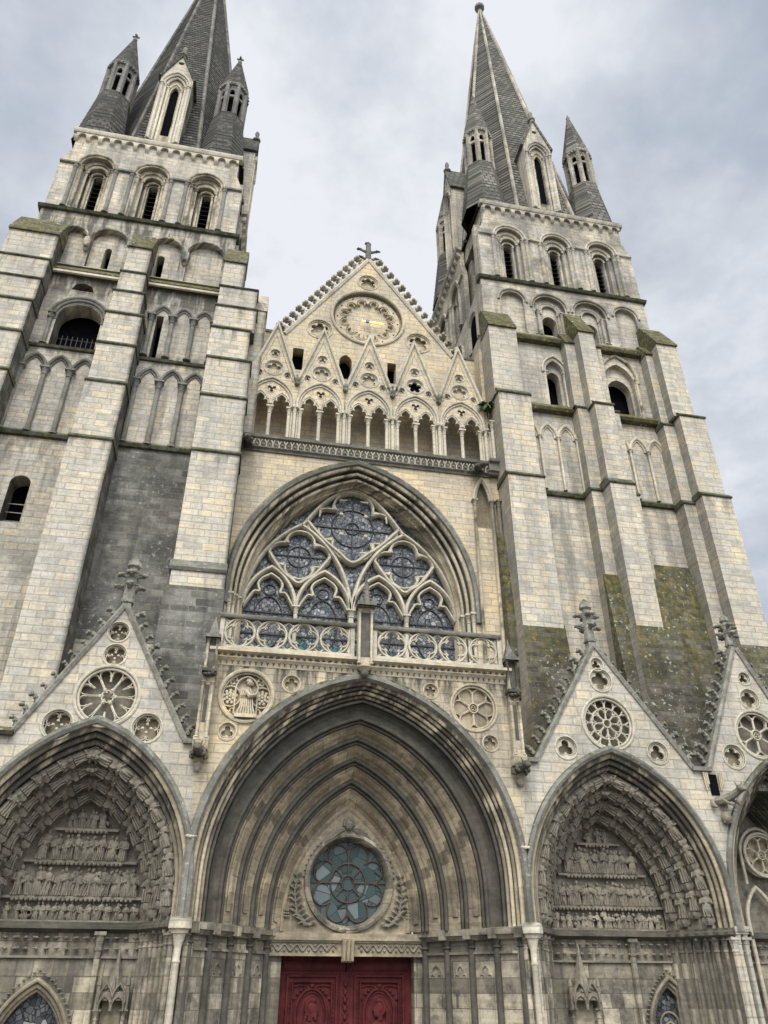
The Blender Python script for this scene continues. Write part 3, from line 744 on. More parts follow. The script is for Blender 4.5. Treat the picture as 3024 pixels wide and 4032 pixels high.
MB().box(-2.62,-2.02,3.1,3.75,ZB,3.95).build('door_jamb', M_['jamb'], porch); MB().box(2.27,2.62,3.1,3.75,ZB,3.95).build('door_jamb', M_['jamb'], porch)
# door leaves
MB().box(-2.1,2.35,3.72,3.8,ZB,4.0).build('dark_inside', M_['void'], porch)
for s, (x0, x1) in ((-1,(-2.02,.10)),(1,(.14,2.27))):
    mb = MB(); y = 3.55; xc = (x0+x1)/2+ -s*.0
    mb.box(x0,x1,y,y+.12,ZB,3.95)
    mb.box(x0+.08,x1-.08,y-.06,y,3.55,3.78); mb.box(x0+.12,x1-.12,y-.09,y-.06,3.60,3.72)
    a0, a1, b0, b1 = xc-.74, xc+.74, .45, 3.35
    for wd, d0 in ((.09,.07),(.05,.1)):
        mb.sweep(rect(a0,a1,b0,b1), [(0,y),(wd*.2,y-d0),(wd*.8,y-d0),(wd,y)], True); a0 += .14; a1 -= .14; b0 += .14; b1 -= .14
    if s < 0: mb.box(x1-.16,x1+.12,y-.05,y,ZB,3.5)
    leaf = mb.build('door_leaf', M_['red'], porch)
    ov = [(xc+.5*sin(2*PI*i/36), 2.32+.72*cos(2*PI*i/36)) for i in range(36)]
    mb = MB(); mb.sweep(ov, bead(.05,0,y-.02), True); mb.sweep([(xc+.42*sin(2*PI*i/36), 2.32+.63*cos(2*PI*i/36)) for i in range(36)], bead(.025,0,y-.01), True)
    for k in range(5):                                           # ribbon and shells over the oval
        for d in (-1,1): mb.ball((xc+d*(.12+.11*k), y-.03, 3.06-.035*k*k*.5), .055, .05, .045, 6, 4)
    mb.ball((xc,y-.05,3.12), .09, .07, .07, 6, 5)
    for d in (-1,1):
        mb.tube([(xc+d*.1,y-.03,3.1),(xc+d*.35,y-.03,3.14),(xc+d*.6,y-.03,3.1)], .025, 5)
        for k in range(22): mb.ball((xc+d*.69, y-.02, .55+.125*k), .022, .02, .022, 5, 4)
    fr = mb.build('oval_medallion', M_['red'], leaf)
    d = 1 if s < 0 else -1                                       # profile bust, facing the middle
    mb = MB(); q = 2.32; yb = y-.03
    mb.ball((xc,yb,q+.2), .17, .09, .21, 10, 8)
    mb.prismy([(xc+d*.10,q+.34),(xc+d*.17,q+.25),(xc+d*.235,q+.15),(xc+d*.18,q+.12),(xc+d*.19,q+.07),(xc+d*.17,q+.03),(xc+d*.14,q-.02),(xc+d*.02,q-.02),(xc,q+.3)], yb-.09, yb)
    mb.tube([(xc-d*.02,yb,q+.08),(xc-d*.03,yb,q-.12)], [.10,.11], 8)
    rows = [[(xc+w*cos(2*PI*i/12)+o*d, yb+.07*sin(2*PI*i/12), z_) for i in range(12)] for w, z_, o in ((.11,q-.1,-.02),(.26,q-.2,-.02),(.33,q-.33,0),(.28,q-.5,.02),(.12,q-.56,.02))]
    mb.loft(rows, True)
    for k in range(11):
        a = -.4+2.9*k/10; mb.ball((xc-d*.17*sin(a), yb-.03, q+.22+.2*cos(a)), .07 if s < 0 else .06, .06, .065, 6, 4)
    if s > 0:
        for k in range(5): mb.tube([(xc-d*(.1+.03*k),yb-.02,q+.3),(xc-d*(.24+.02*k),yb-.03,q+.05),(xc-d*(.26+.03*k),yb-.02,q-.3)], .035, 5)
    else:
        for k in range(6): mb.ball((xc-d*(.13+.02*k), yb-.04, q+.1-.07*k), .065, .05, .06, 6, 4); mb.ball((xc+d*.13, yb-.06, q+.02-.02*k), .05, .05, .05, 6, 4)
    mb.build('portrait_bust', M_['red'], fr)
mb = MB()
for k in range(14): mb.ball((.10, 3.47, .3+.22*k), .06, .05, .08, 6, 5); mb.tube([(.1,3.47,.3+.22*k),(.17,3.47,.42+.22*k)], .025, 5); mb.tube([(.1,3.47,.3+.22*k),(.03,3.47,.42+.22*k)], .025, 5)
mb.build('leaf_garland', M_['red'], porch)

# splayed jambs: u = 0 at the front pier, 1 at the door
for s in (-1, 1):
    ax, ay, bx, by = s*4.95+.02, .15, s*2.55+.05, 3.0
    dx, dy = bx-ax, by-ay; Ld = math.hypot(dx, dy); ex, ey = dx/Ld, dy/Ld; nx, ny = (-ey*s*-1, -ex*-s*-1)
    # normal towards the passage (middle and front)
    nx, ny = -s*abs(ey), -abs(ex)
    T = lambda p, ax=ax, ay=ay, ex=ex, ey=ey, nx=nx, ny=ny: (ax+ex*p[0]-nx*p[1], ay+ey*p[0]-ny*p[1], p[2])
    mb = MB(T); mb.box(0,Ld,0,.4,ZB,4.35)
    jw = mb.build('splayed_jamb', M_['jamb'], porch)
    nb = 4; w = Ld/nb
    for k in range(nb+1):
        u = k*w; u = min(max(u,.06),Ld-.06)
        MB(T).lathe(u, -.03, [(.13,ZB),(.11,ZB+.3),(.105,4.1),(.15,4.14),(.1,4.2),(.16,4.36)], 10).build('shaft', M_['mouldD'], jw)
    mb = MB(T); mb.box(0,Ld,-.07,0,3.96,4.03)
    for k in range(nb):
        c = (k+.5)*w
        if k == 0: continue
        mb.sweep(trefoil_head(c, .23, ZB+.3, 3.28, 1.0), bar(.06,-.05,.02)); mb.fill(trefoil_head(c, .2, ZB+.3, 3.28, .95), -.012)
    mb.build('panel_tracery', M_['jamb'], jw)
    mb = MB(T)
    mb.prismx([(.1,4.32),(-.12,4.34),(-.2,4.45),(-.27,4.47),(-.27,4.62),(-.2,4.66),(.1,4.68)], -.1, Ld+.25)
    for k in range(nb): mb.box(k*w-.12,k*w+.12,-.33,-.2,4.36,4.64)
    mb.build('impost_cornice', M_['jamb'], jw)
    # front pier with shafts and a heavy cap block
    mb = MB(); x = s*5.17+.03
    mb.lathe(x, .0, [(.25,4.34),(.27,4.42),(.34,4.46),(.34,4.66),(.28,4.74)], 8, .5)
    mb.box(x-.3, x+.3, 0, .5, 4.38, 4.70)
    mb.build('cap_block', M_['side'], porch)
    MB().lathe(x, -.02, [(.11,ZB),(.09,3.6),(.12,3.66),(.09,3.72),(.1,4.0),(.18,4.3),(.2,4.36)], 10).build('pier_shaft', M_['trac'], porch)
    for dx_, yy_, r_ in ((-.2,.1,.085),(.2,.1,.085),(-.33,.24,.07),(.34,.24,.07)):
        MB().column(x+dx_, yy_, ZB, 4.36, r_, .3, 8, 1.5).build('pier_shaft', M_['jamb'], porch)
    mb = MB(); mb.box(x-.34,x+.34,.2,3.0,ZB,4.4); mb.build('pier_core', M_['jamb'], porch)
    MB().box(x-.06,x+.06,-.06,.3,4.7,6.6).build('pier_strip', M_['side'], porch)
    leafy_mb = MB(); leafy(leafy_mb, (x,-.1,6.85), .17, 7, 5); leafy_mb.build('head_corbel', M_['trac'], porch)

# cornice under the balustrade, balustrade, pinnacles
mb = MB(); mb.prismx([(.3,12.18),(-.02,12.2),(-.06,12.36),(-.16,12.44),(-.16,12.56),(-.3,12.62),(-.3,12.72),(.3,12.76)], -5.3, 5.2)
cor = mb.build('cornice', M_['carve'], porch)
mb = MB()
for k in range(46): leafy(mb, (lerp(-5.1,5.0,(k+.5)/46), -.16, 12.52), .10, 5, k)
mb.box(-5.1,5.0,-.12,.0,12.46,12.58); mb.build('leaf_frieze', M_['sootst'], cor)
mb = MB()
for k in range(52):
    x = lerp(-5.1,5.0,(k+.5)/52); mb.sweep([(x+.095*sin(a), 12.29+.095*cos(a)) for a in [-1.8+3.6*i/8 for i in range(9)]], bead(.02,0,-.05,5))
mb.box(-5.1,5.0,0,.05,12.25,12.35); mb.build('arcaded_frieze', M_['sootst'], cor)
def balustrade(x0, x1):
    mb = MB(); mb.box(x0,x1,-.16,.06,12.76,12.86); mb.box(x0,x0+.14,-.1,.04,12.86,13.86); mb.box(x1-.14,x1,-.1,.04,12.86,13.86)
    b = mb.build('balustrade', M_['trac'], porch)
    MB().prismx([(.1,13.86),(-.16,13.86),(-.2,13.92),(-.2,13.98),(-.05,14.06),(.1,14.0)], x0-.02, x1+.02).build('handrail', M_['lich'], b)
    n = 4; w = (x1-x0-.28)/n
    for k in range(n):
        c = x0+.14+w*(k+.5); m2 = MB(); q = min(w/2, .5)
        m2.sweep(circle(c, 13.36, .5, 32), bar(.085,-.1,.03), True)
        for j in range(4):
            t = PI/2*j
            m2.sweep([(c+.24*sin(t)+.245*sin(a), 13.36+.24*cos(t)+.245*cos(a)) for a in [t-1.85+3.7*i/14 for i in range(15)]], bar(.065,-.08,.02))
        for sx in (-1,1):
            for sz in (-1,1):
                m2.tube([(c+sx*.37,-.03,13.36+sz*.37),(c+sx*w*.5,-.03,13.36+sz*.5)], .035, 5)
        m2.build('pierced_circle', M_['trac'], b)
    return b
balustrade(-5.06,-.42); balustrade(.24,4.95)
def niche_pinnacle(x, y, z0, zc, zt, w, mat=M_['carve'], name='canopied_pinnacle'):
    mb = MB()
    mb.box(x-w/2,x+w/2,y,y+.3,z0,zc); mb.lathe(x,y+.12,[(.03,z0-.2),(w*.3,z0-.1),(w*.52,z0),(w*.52,z0+.1)],8,.5)
    for sx in (-1,1): mb.column(x+sx*w*.42,y-.03,z0+.1,zc-.12,w*.09,.16,8,1.5)
    p = mb.build(name, mat, porch)
    MB().box(x-w*.34,x+w*.34,y-.006,y+.05,z0+.35,zc-.2).build('niche', M_['sootst'], p)
    mb = MB(); mb.box(x-w*.66,x+w*.66,y-.28,y+.3,zc-.02,zc+.14)
    for sx in (-1,0,1):
        mb.prismy([(x+sx*w*.42-w*.22,zc-.02),(x+sx*w*.42,zc+.32),(x+sx*w*.42+w*.22,zc-.02)], y-.32, y-.22)
    mb.lathe(x,y-.02,[(w*.55,zc+.12),(w*.4,zc+.16),(.04,zt-.12),(.07,zt-.06),(.01,zt)],8,.5)
    for j in range(6):
        for k in range(4):
            a = PI/4+PI/2*k; q = w*.42*(1-j/6.5)
            mb.ball((x+q*cos(a),y-.02+q*sin(a),zc+.25+(zt-zc-.35)*j/6), .04, nu=5, nv=4)
    mb.build('canopy', M_['lich'], p)
    return p
niche_pinnacle(-.08,-.36,12.35,14.55,15.75,.5)
MB().ball((-.08,-.3,12.12),.14,.18,.16,8,6).box(-.2,.04,-.25,.1,12.1,12.3).build('head_corbel', M_['sootst'], porch)
for s in (-1,1):
    x = s*5.22
    mb = MB(); mb.box(x-.19,x+.19,-.22,.3,9.55,13.2)
    for d in (-.15,.15): mb.column(x+d,-.27,11.95,13.0,.05,.15,6,1.4); mb.column(x+d,-.27,9.7,11.5,.05,.12,6,1.4)
    mb.prismx([(-.2,9.35),(-.32,9.55),(-.32,9.7),(.1,9.7),(.1,9.35)], x-.24, x+.24)
    pr = mb.build('pier_buttress', M_['porch'], porch)
    MB().box(x-.11,x+.11,-.235,-.2,12.0,12.9).box(x-.06,x+.06,-.235,-.2,10.2,11.4).build('dark_niche', M_['sootst'], pr)  # flat dark plates stand in for the hollow niches
    mb = MB(); mb.box(x-.25,x+.25,-.45,.3,12.98,13.1); mb.prismy([(x-.25,12.98),(x,13.3),(x+.25,12.98)],-.46,-.36); mb.lathe(x,-.05,[(.26,13.1),(.05,13.75),(.01,13.9)],4,.5); mb.build('canopy', M_['lich'], pr)
    mb = MB(); leafy(mb,(x,-.28,11.75),.24,8,2); mb.box(x-.24,x+.24,-.42,0,11.82,11.92); mb.build('foliage_capital', M_['sootst'], pr)
    go = gargoyle(None, x, -.1, 9.3, .55, M_['sootst'], dx=s*.05, s=.85); go['category'] = 'gargoyle'; go['label'] = 'dark gargoyle between the central porch and the '+('left porch with wheel rosette' if s < 0 else 'right porch with ringed rosette')
    mb = MB(); mb.ball((x,-.12,8.85),.14,.16,.15,7,5); mb.ball((x,-.2,8.75),.09,nu=6,nv=4); mb.build('head_corbel', M_['relief'], porch)
fix_children(porch)

# ================================================================== SIDE PORCHES
def side_porch(label, cx, a, x0, x1, gx, gapex, gfl, gfr, rounds, mirror=1, tymp_w=2.1, reg=None, window=None, canopy=None, shaft=None, apexz=10.1, figs=True, finial_h=2.0, zg=9.6, cro=(11,11), tymp_c=None, plain=False, mould=None):
    mould = mould or M_['mould']
    P = thing('church_porch', label, 'porch', (cx, 1.0, ZB))
    tc = tymp_c if tymp_c is not None else cx
    D = 2.0; a_in = tymp_w
    sp = lin(a, 5.5, a_in, 5.05); ap = lin(a, apexz, a_in, 8.1 if not plain else 8.6)
    lb = x0 if isinstance(x0, list) else [(x0,4.6)]; rb = x1 if isinstance(x1, list) else [(x1,4.6)]; x0 = lb[-1][0]; x1 = rb[-1][0]
    outer = lb + [(x0,zg),(gfl,zg),(gx,gapex),(gfr,zg),(x1,zg)] + rb[::-1] + arch(cx, a-.03, sp(a), ap(a)-.03-sp(a), 18, 4.6)[::-1]
    mb = MB(); mb.panel(outer, [circle(x,z,r*.98,32) for x,z,r,k in rounds], 0, .45, rev=.4, back=False); mb.build('gable_wall', M_['side'], P)
    for x, z, r, k in rounds: roundel(P, x, z, r, 0, k, M_['trac'], 'roundel', .3 if r < .6 else .38, M_['plain'] if r < .6 else M_['relief'])
    # coping, crockets and finial
    for s, gf, n in ((-1,gfl,cro[0]),(1,gfr,cro[1])):
        mb = MB(); L = [(gf,zg),(gx,gapex)] if s < 0 else [(gx,gapex),(gf,zg)]
        mb.sweep(L, [(-.02,-.06),(.08,-.12),(.15,-.05),(.15,.5),(-.02,.5)])
        c = mb.build('gable_coping', M_['crock'], P)
        dxx = .13*s; add_crockets(P, gf+dxx*1.4, zg+.15, gx+dxx*1.6, gapex-.1, .2, n, .72, M_['crock'], s, .5)
    mb = MB(); mb.box(x0,gfl,-.14,.5,zg-.06,zg+.08); mb.box(gfr,x1,-.14,.5,zg-.06,zg+.08); mb.build('gutter_ledge', M_['lich'], P)
    finial(P, gx, .2, gapex-.05, finial_h*1.06, M_['crock'], .46)
    # archivolts
    mb = MB(); arch_loft(mb, cx, [(a+.12,.03),(a+.1,-.1),(a+.02,-.16),(a-.05,-.1),(a-.07,.02)], sp, ap, 4.6, 18); mb.build('hood_mould', M_['lich'], P)
    for k in range(3):
        b = a-.07-.115*k; yb = .02+.14*k
        mb = MB(); arch_loft(mb, cx, rollprof([('p',b,yb),('r',b-.05,yb+.05,.055),('p',b-.085,yb+.1)]), sp, ap, 4.6, 18); mb.build('arch_roll', mould if k else M_['mouldC'], P)
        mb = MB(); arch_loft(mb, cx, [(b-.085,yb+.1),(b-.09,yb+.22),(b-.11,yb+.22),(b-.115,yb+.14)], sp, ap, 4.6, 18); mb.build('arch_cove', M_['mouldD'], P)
    aa = a-.42; no = 4 if not plain else 6; step = (aa-a_in)/no; ys = (D-.5)/no
    for k in range(no):
        a0 = aa-step*k; y0 = .5+ys*k
        mb = MB(); arch_loft(mb, cx, rollprof([('p',a0,y0-.02),('r',a0-.05,y0+.02,.05),('p',a0-.1,y0+.09),('p',a0-.12,y0+ys*.55),('p',a0-step,y0+ys-.01)]), sp, ap, 4.6, 18)
        o = mb.build('arch_order', M_['relief'] if not plain else mould, P)
    # carved figures up the orders: first of each kind built, the rest copied
    if figs:
        protos = [figure(.66, 11+i, True, i % 2 == 1) for i in range(3)]
        po = [None]*3; cnt = 0
        for k in range(no):
            a0 = aa-step*(k+.62); y0 = .5+ys*(k+.42)
            path = arch(cx, a0, sp(a0), ap(a0)-sp(a0), 30, 4.75); half = path[:len(path)//2+1]
            seg = [0]
            for p, q in zip(half, half[1:]): seg.append(seg[-1]+math.hypot(q[0]-p[0], q[1]-p[1]))
            nf = int(seg[-1]/.78); off = .1+.2*(k % 2)
            for j in range(nf):
                t = (j+off+.25)*seg[-1]/nf*.985
                i = max(q for q in range(len(seg)) if seg[q] <= t); i = min(i, len(half)-2)
                f = (t-seg[i])/(seg[i+1]-seg[i]); px, pz = lerp(half[i][0],half[i+1][0],f), lerp(half[i][1],half[i+1][1],f)
                tx, tz = half[i+1][0]-half[i][0], half[i+1][1]-half[i][1]; ang = math.atan2(tx, tz)
                for s in (-1, 1):
                    if s > 0 and j == nf-1 and False: continue
                    v = (cnt*7+j) % 3; cnt += 1
                    if po[v] is None: po[v] = protos[v].build('carved_figure', M_['relief'], P); o = po[v]
                    else: o = po[v].copy(); COL.objects.link(o); o.parent = P
                    X = px if s < 0 else 2*cx-px; A = ang if s < 0 else -ang
                    sc = 1.12+.16*random.random()
                    o.matrix_local = Matrix.Translation((X, y0-.10, pz)) @ Matrix.Rotation(A, 4, 'Y') @ Matrix.Rotation(-s*.45, 4, 'Z') @ Matrix.Diagonal((sc*1.1, sc, sc, 1))
        mb = MB()
        for k in range(2): leafy(mb, (cx, .55+.3*k, ap(aa-step*(k+.3))-.2), .26, 8, k)
        mb.build('leaf_boss', M_['relief'], P)
    # tympanum
    ta = a_in+.02
    mb = MB(); mb.fill(arch(cx, ta, sp(ta), ap(ta)-sp(ta), 16, 4.4), D+.1); ty_ = mb.build('tympanum', M_['relief'], P, smooth=False)
    for zt, hh, n, hw in reg or ():
        relief_row(ty_, tc-hw, tc+hw, D+.03, zt, hh, n, int(zt*10)+int(cx), 'relief_register', M_['paler'] if cx > 0 and zt < 5.2 else None)
        mb = MB(); mb.box(cx-hw-.3,cx+hw+.3,D-.1,D+.1,zt-.07,zt+.0)
        for i in range(int(hw*2/.13)): mb.ball((cx-hw+.13*i+.06, D-.08, zt-.1), .06, .06, .05, 5, 4)
        mb.build('register_ledge', M_['relief'], ty_)
    # impost string with foliage band, back wall below
    mb = MB(); mb.prismx([(D+.1,4.42),(D-.06,4.44),(D-.12,4.5),(D-.24,4.52),(D-.24,4.6),(D-.14,4.64),(D-.14,4.7),(D+.1,4.72)], cx-a_in, cx+a_in); mb.build('impost_string', M_['sootst'], P)
    mb = MB()
    for row, zz in ((0,4.3),(1,4.02)):
        n = int(a_in*2/.27)
        for i in range(n): leafy(mb, (cx-a_in+(i+.5)*2*a_in/n+.05*row, D-.06, zz), .10, 5, i)
    mb.box(cx-a_in,cx+a_in,D-.06,D,3.78,3.84); mb.build('foliage_band', M_['relief'], P)
    holes = []
    if window: holes.append(arch(window[0], window[2], window[1]-window[3], window[3], 12, ZB+.2))
    mb = MB(); mb.panel(rect(cx-a_in-.05,cx+a_in+.05,ZB,4.45), holes, D+.02, D+.45); mb.build('back_wall', M_['jamb'], P)
    if window:
        wx, wz, wa, wh = window
        mb = MB()
        for o_, y_ in ((.14,D-.06),(.04,D+.05),(-.03,D+.15)): mb.sweep(arch(wx, wa+o_, wz-wh, wh*(1+o_*.9), 12, ZB+.2), bead(.06,0,y_))
        wo = mb.build('pointed_window', M_['mould'], P)
        mb = MB(); L = arch(wx, wa+.25, wz-wh, wh*1.28, 16, 1.0)
        for i in range(0, len(L)): leafy(mb, (L[i][0], D-.04, L[i][1]), .075, 4, i)
        mb.build('crocket_band', M_['relief'], wo)
        MB().fill(arch(wx, wa+.02, wz-wh, wh, 12, ZB+.2), D+.35).build('glass_pane', M_['glassA'], wo, smooth=False)
        MB().sweep(circle(wx,wz-wh+.25,wa*.45,20), bead(.035,0,D+.3), True).sweep(arch(wx,wa*.5,wz-wh-.2,wa*.7,8,ZB), bead(.03,0,D+.3)).build('tracery', M_['mould'], wo)
    if shaft: MB().column(shaft, D-.06, ZB, 4.46, .1, .5, 8, 1.6).build('shaft', M_['jamb'], P)
    if canopy:
        kx, kz, kw = canopy; mb = MB(); y = D-.05
        for d in (-1,1): mb.column(kx+d*kw, y-.12, ZB, 2.55, .06, .28, 8, 1.9)
        cp = mb.build('statue_niche', M_['jamb'], P)
        mb = MB()
        for d in (-1,1):
            for zz, q in ((2.6,.0),):
                mb.sweep(arch(kx+d*kw*.5, kw*.46, 2.62, kw*.62, 8, 2.5), bar(.07,y-.34,y-.2)); mb.sweep(arch(kx+d*kw*.5, kw*.52, 2.72, kw*1.2, 8, 2.7), bar(.06,y-.36,y-.22))
            mb.lathe(kx+d*kw*1.1, y-.2, [(.06,2.5),(.06,3.1),(.08,3.12),(.01,3.45)], 6)
        mb.lathe(kx, y-.25, [(.04,2.5),(.05,3.0),(.07,3.05),(.01,3.35)], 6)
        mb.prismx([(y-.3,2.75),(y-.3,2.95),(y,3.1),(y,2.75)], kx-kw*1.1, kx+kw*1.1)
        for d in (-1,1): mb.prismx([(y-.28,2.5),(y-.28,2.9),(y,2.9),(y,2.5)], kx+d*kw*1.12-.04, kx+d*kw*1.12+.04)
        mb.lathe(kx, y-.06, [(kw*.75,2.98),(kw*.6,3.1),(.05,kz-.3),(.06,kz-.24),(.015,kz)], 6)
        mb.build('canopy', M_['relief'], cp)
        MB().box(kx-kw*.75,kx+kw*.75,y-.0,y+.05,ZB+.3,2.75).build('niche_back', M_['plain'], cp)
    # clustered jamb shafts on both splays
    for s in (-1, 1):
        for k in range(8):
            t = k/7; X = cx+s*lerp(a-.12, a_in+.06, t); Y = lerp(.12, D-.1, t)
            MB().column(X, Y, ZB, 4.46, .1 if k % 2 == 0 else .075, .42, 8, 1.55).build('jamb_shaft', M_['jamb'] if k % 3 else M_['side'] if k == 0 else M_['jamb'], P)
        mb = MB(); ax, ay, bx, by = cx+s*(a-.02), .2, cx+s*(a_in-.05), D+.02
        mb.add([(ax,ay,ZB),(bx,by,ZB),(bx,by,4.5),(ax,ay,4.5)], [(0,1,2,3)]); mb.build('splay_wall', M_['relief'], P)
        rows = []
        for o_, zz in ((.0,4.42),(.2,4.46),(.27,4.52),(.27,4.6),(.16,4.66),(.16,4.71),(-.1,4.74)):
            rr = []
            for i in range(15):
                t = i/14; q = o_*.6+.05*(i % 2)*(o_ > .1); rr.append((cx+s*(lerp(a-.05, a_in-.0, t))-s*q, lerp(.05, D-.05, t)-q, zz))
            rows.append(rr)
        mb = MB(); mb.loft(rows); mb.build('impost_cornice', M_['sootst'], P)
    fix_children(P); return P

side_porch('left porch with a tall crocketed gable holding a twelve spoke wheel rosette above carved figures', -8.4, 3.345, -11.9, BL, -8.25, 13.95, -10.75, -5.75,
    [(-8.31,13.08,.36,'quatball'),(-8.29,12.28,.38,'quatball'),(-8.28,10.92,.98,'wheel12'),(-9.58,9.93,.47,'quatball'),(-6.92,9.97,.47,'quatball')],
    reg=[(4.75,.52,15,1.95),(5.38,.82,13,1.8),(6.36,.85,8,1.35),(7.28,.6,4,.65)], window=(-8.95,3.05,.95,1.55), canopy=(-6.83,4.05,.36), shaft=-7.45, tymp_c=-8.4, cro=(11,11))
side_porch('right porch with a pointed crocketed gable holding a ringed rosette beside the mossy tower foot', 8.66, 3.42, BR, 12.15, 8.62, 13.9, 5.95, 11.63,
    [(8.64,13.22,.26,'tri'),(8.70,12.62,.44,'quat'),(8.74,11.06,.97,'rose12'),(7.04,10.1,.40,'tri'),(10.46,10.1,.40,'tri')],
    reg=[(4.75,.5,16,1.95),(5.42,.75,15,1.85),(6.4,.85,10,1.3),(7.38,.5,3,.5)], window=(10.5,3.2,.72,1.35), canopy=(7.45,4.35,.42), shaft=9.36, cro=(11,11))
rp = thing('porch_pier', 'slim shafted pier between the right porch and the far right porch', 'pier', (12.2, 1, ZB))
MB().box(11.98,12.42,.12,1.9,ZB,4.62).build('pier_core', M_['jamb'], rp)
for x_ in (12.08,12.32): MB().column(x_,.05,ZB,4.6,.075,.35,8,1.5).build('shaft', M_['side'], rp)
MB().box(11.95,12.45,-.1,.4,4.6,4.75).build('cap_block', M_['side'], rp); fix_children(rp)
P4 = side_porch('far right porch cut by the picture edge, with a six petal rosette in its gable', 14.72, 2.5, 12.15, 17.6, 14.52, 14.3, 12.36, 16.7,
    [(14.62,13.1,.26,'tri'),(14.63,12.3,.40,'quat'),(14.6,10.98,.88,'petal6'),(13.42,10.12,.44,'cinq')], tymp_w=1.35, plain=True, figs=False, apexz=10.0, cro=(11,11), finial_h=1.5)
r4 = roundel(P4, 14.85, 7.15, .72, 1.7, 'petal6', M_['trac'], 'blind_rose', .3, M_['plain'])
m4 = MB(); m4.sweep(arch(14.35,.55,5.0,1.1,10,ZB), bead(.07,0,1.85)); m4.sweep(arch(15.5,.55,5.0,1.1,10,ZB), bead(.07,0,1.85)); m4.sweep(arch(14.85,.82,7.15,.9,10,6.2), bead(.06,0,1.8)); m4.build('blind_tracery', M_['trac'], P4)
fix_children(P4)

# ================================================================== NAVE FRONT
nave = thing('nave_front', 'pale centre of the front with great traceried window, five gablets and crocketed gable', 'church front', (.6, 3.2, ZB))
WX = .08
wsp = lin(5.17, 16.8, 4.5, 16.2); wap = lin(5.17, 23.3, 4.5, 22.45)
outer = [(-5.3,12.4),(-5.3,23.4),(6.75,23.4),(6.75,12.4),(WX+5.1,12.4)] + arch(WX, 5.1, wsp(5.1), wap(5.1)-wsp(5.1), 18, 12.45)[::-1] 
mb = MB(); mb.panel(outer, [arch(5.87,.36,21.9,1.3,8,20.6)], 3.2, 3.7, rev=3.45); mb.box(5.0,6.75,3.2,3.7,9.2,12.4); mb.box(-5.3,-5.0,3.2,3.7,9.2,12.4); mb.build('window_wall', M_['nave'], nave)
MB().box(-5.3,5.28,.5,3.25,12.45,12.66).build('terrace', M_['carve'], nave)
for st in ([('p',5.3,3.22),('p',5.28,3.08),('p',5.2,3.0),('p',5.1,3.06),('p',5.08,3.2)],):
    mb = MB(); arch_loft(mb, WX, [(i[1],i[2]) for i in st], wsp, wap, 15.9, 20); mb.build('hood_mould', M_['lich'], nave)
win = None
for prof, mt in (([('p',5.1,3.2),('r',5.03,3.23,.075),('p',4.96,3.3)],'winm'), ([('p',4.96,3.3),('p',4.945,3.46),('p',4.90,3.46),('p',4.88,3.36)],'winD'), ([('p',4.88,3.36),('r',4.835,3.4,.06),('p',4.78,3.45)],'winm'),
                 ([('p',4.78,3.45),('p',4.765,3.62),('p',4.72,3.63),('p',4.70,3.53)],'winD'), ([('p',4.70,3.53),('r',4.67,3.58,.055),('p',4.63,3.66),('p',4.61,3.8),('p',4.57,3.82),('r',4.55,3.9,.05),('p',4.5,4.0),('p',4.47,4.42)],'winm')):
    mb = MB(); arch_loft(mb, WX, rollprof(prof), wsp, wap, 16.2 if prof[-1][1] > 4.7 else 12.66, 20)
    if win is None: win = mb.build('great_window', M_[mt], nave)
    else: mb.build('arch_roll', M_[mt], win)
for s in (-1, 1):
    for k in range(3):
        MB().column(WX+s*(5.02-.16*k), 3.26+.2*k, 12.66, 16.4, .08, .42, 8, 1.9).build('jamb_shaft', M_['trac'], win)
MB().fill(arch(WX, 4.55, wsp(4.5), wap(4.5)-wsp(4.5)+.05, 18, 12.66), 4.4).build('stained_glass', M_['glassA'], win, smooth=False)
for x0, x1, zt in ((-2.15,-1.3,15.1),(-1.15,-.2,14.9),(.3,1.2,14.8),(1.35,2.25,14.9)):
    MB().box(x0,x1,4.36,4.395,12.9,zt).build('green_glass', M_['glassG'], win, smooth=False)
# tracery
Y0, Y1 = 4.02, 4.38
mb = MB(); BW = bar(.17, Y0, Y1); BN = bar(.11, Y0+.08, Y1)
mul = [-2.28+WX*.5, .05, 2.42]
edges = [-4.45, -2.26, .05, 2.38, 4.62]
for i in range(4):
    c = (edges[i]+edges[i+1])/2; a = (edges[i+1]-edges[i])/2-.02
    mb.sweep(arch(c, a, 16.35, 1.80, 12), BW)
    F = [(c-.98*a, 16.3)] + smooth_line([(c-.9*a,16.45),(c-.62*a,16.98),(c-.4*a,17.02),(c-.47*a,17.35),(c-.33*a,17.62),(c,17.86)], 4)
    mb.sweep(F + [(2*c-x, z) for x, z in F[-2::-1]], BN)
for c, s in ((-2.22,-1),(2.36,1)):
    mb.sweep(arch(c, 2.24, 16.35, 4.0, 16), BW)                        # pair arch
    q = smooth_line([(c-1.30,18.85),(c-.75,18.05),(c-.3,17.68),(c,17.5),(c+.3,17.68),(c+.75,18.05),(c+1.30,18.85)], 5)
    mb.sweep(q, BW)
    F = foil(c, 18.88, 4, .62, .55, 0, 9); F = [(c+(x-c)*1.12, z) for x, z in F]
    mb.sweep(F, BN, True)
q = smooth_line([(-2.0,20.6),(-1.25,19.75),(-.55,19.15),(.06,18.7),(.67,19.15),(1.37,19.75),(2.15,20.6)], 5); mb.sweep(q, BW)
mb.sweep(smooth_line([(-2.0,20.6),(-1.5,21.35),(-.8,22.05),(.05,22.5)],5)+smooth_line([(.05,22.5),(.9,22.05),(1.6,21.35),(2.15,20.6)],5)[1:], BW)
F = foil(.06, 20.56, 4, .98, .80, 0, 11); F = [(.06+(x-.06)*1.14, z) for x, z in F]; mb.sweep(F, BN, True)
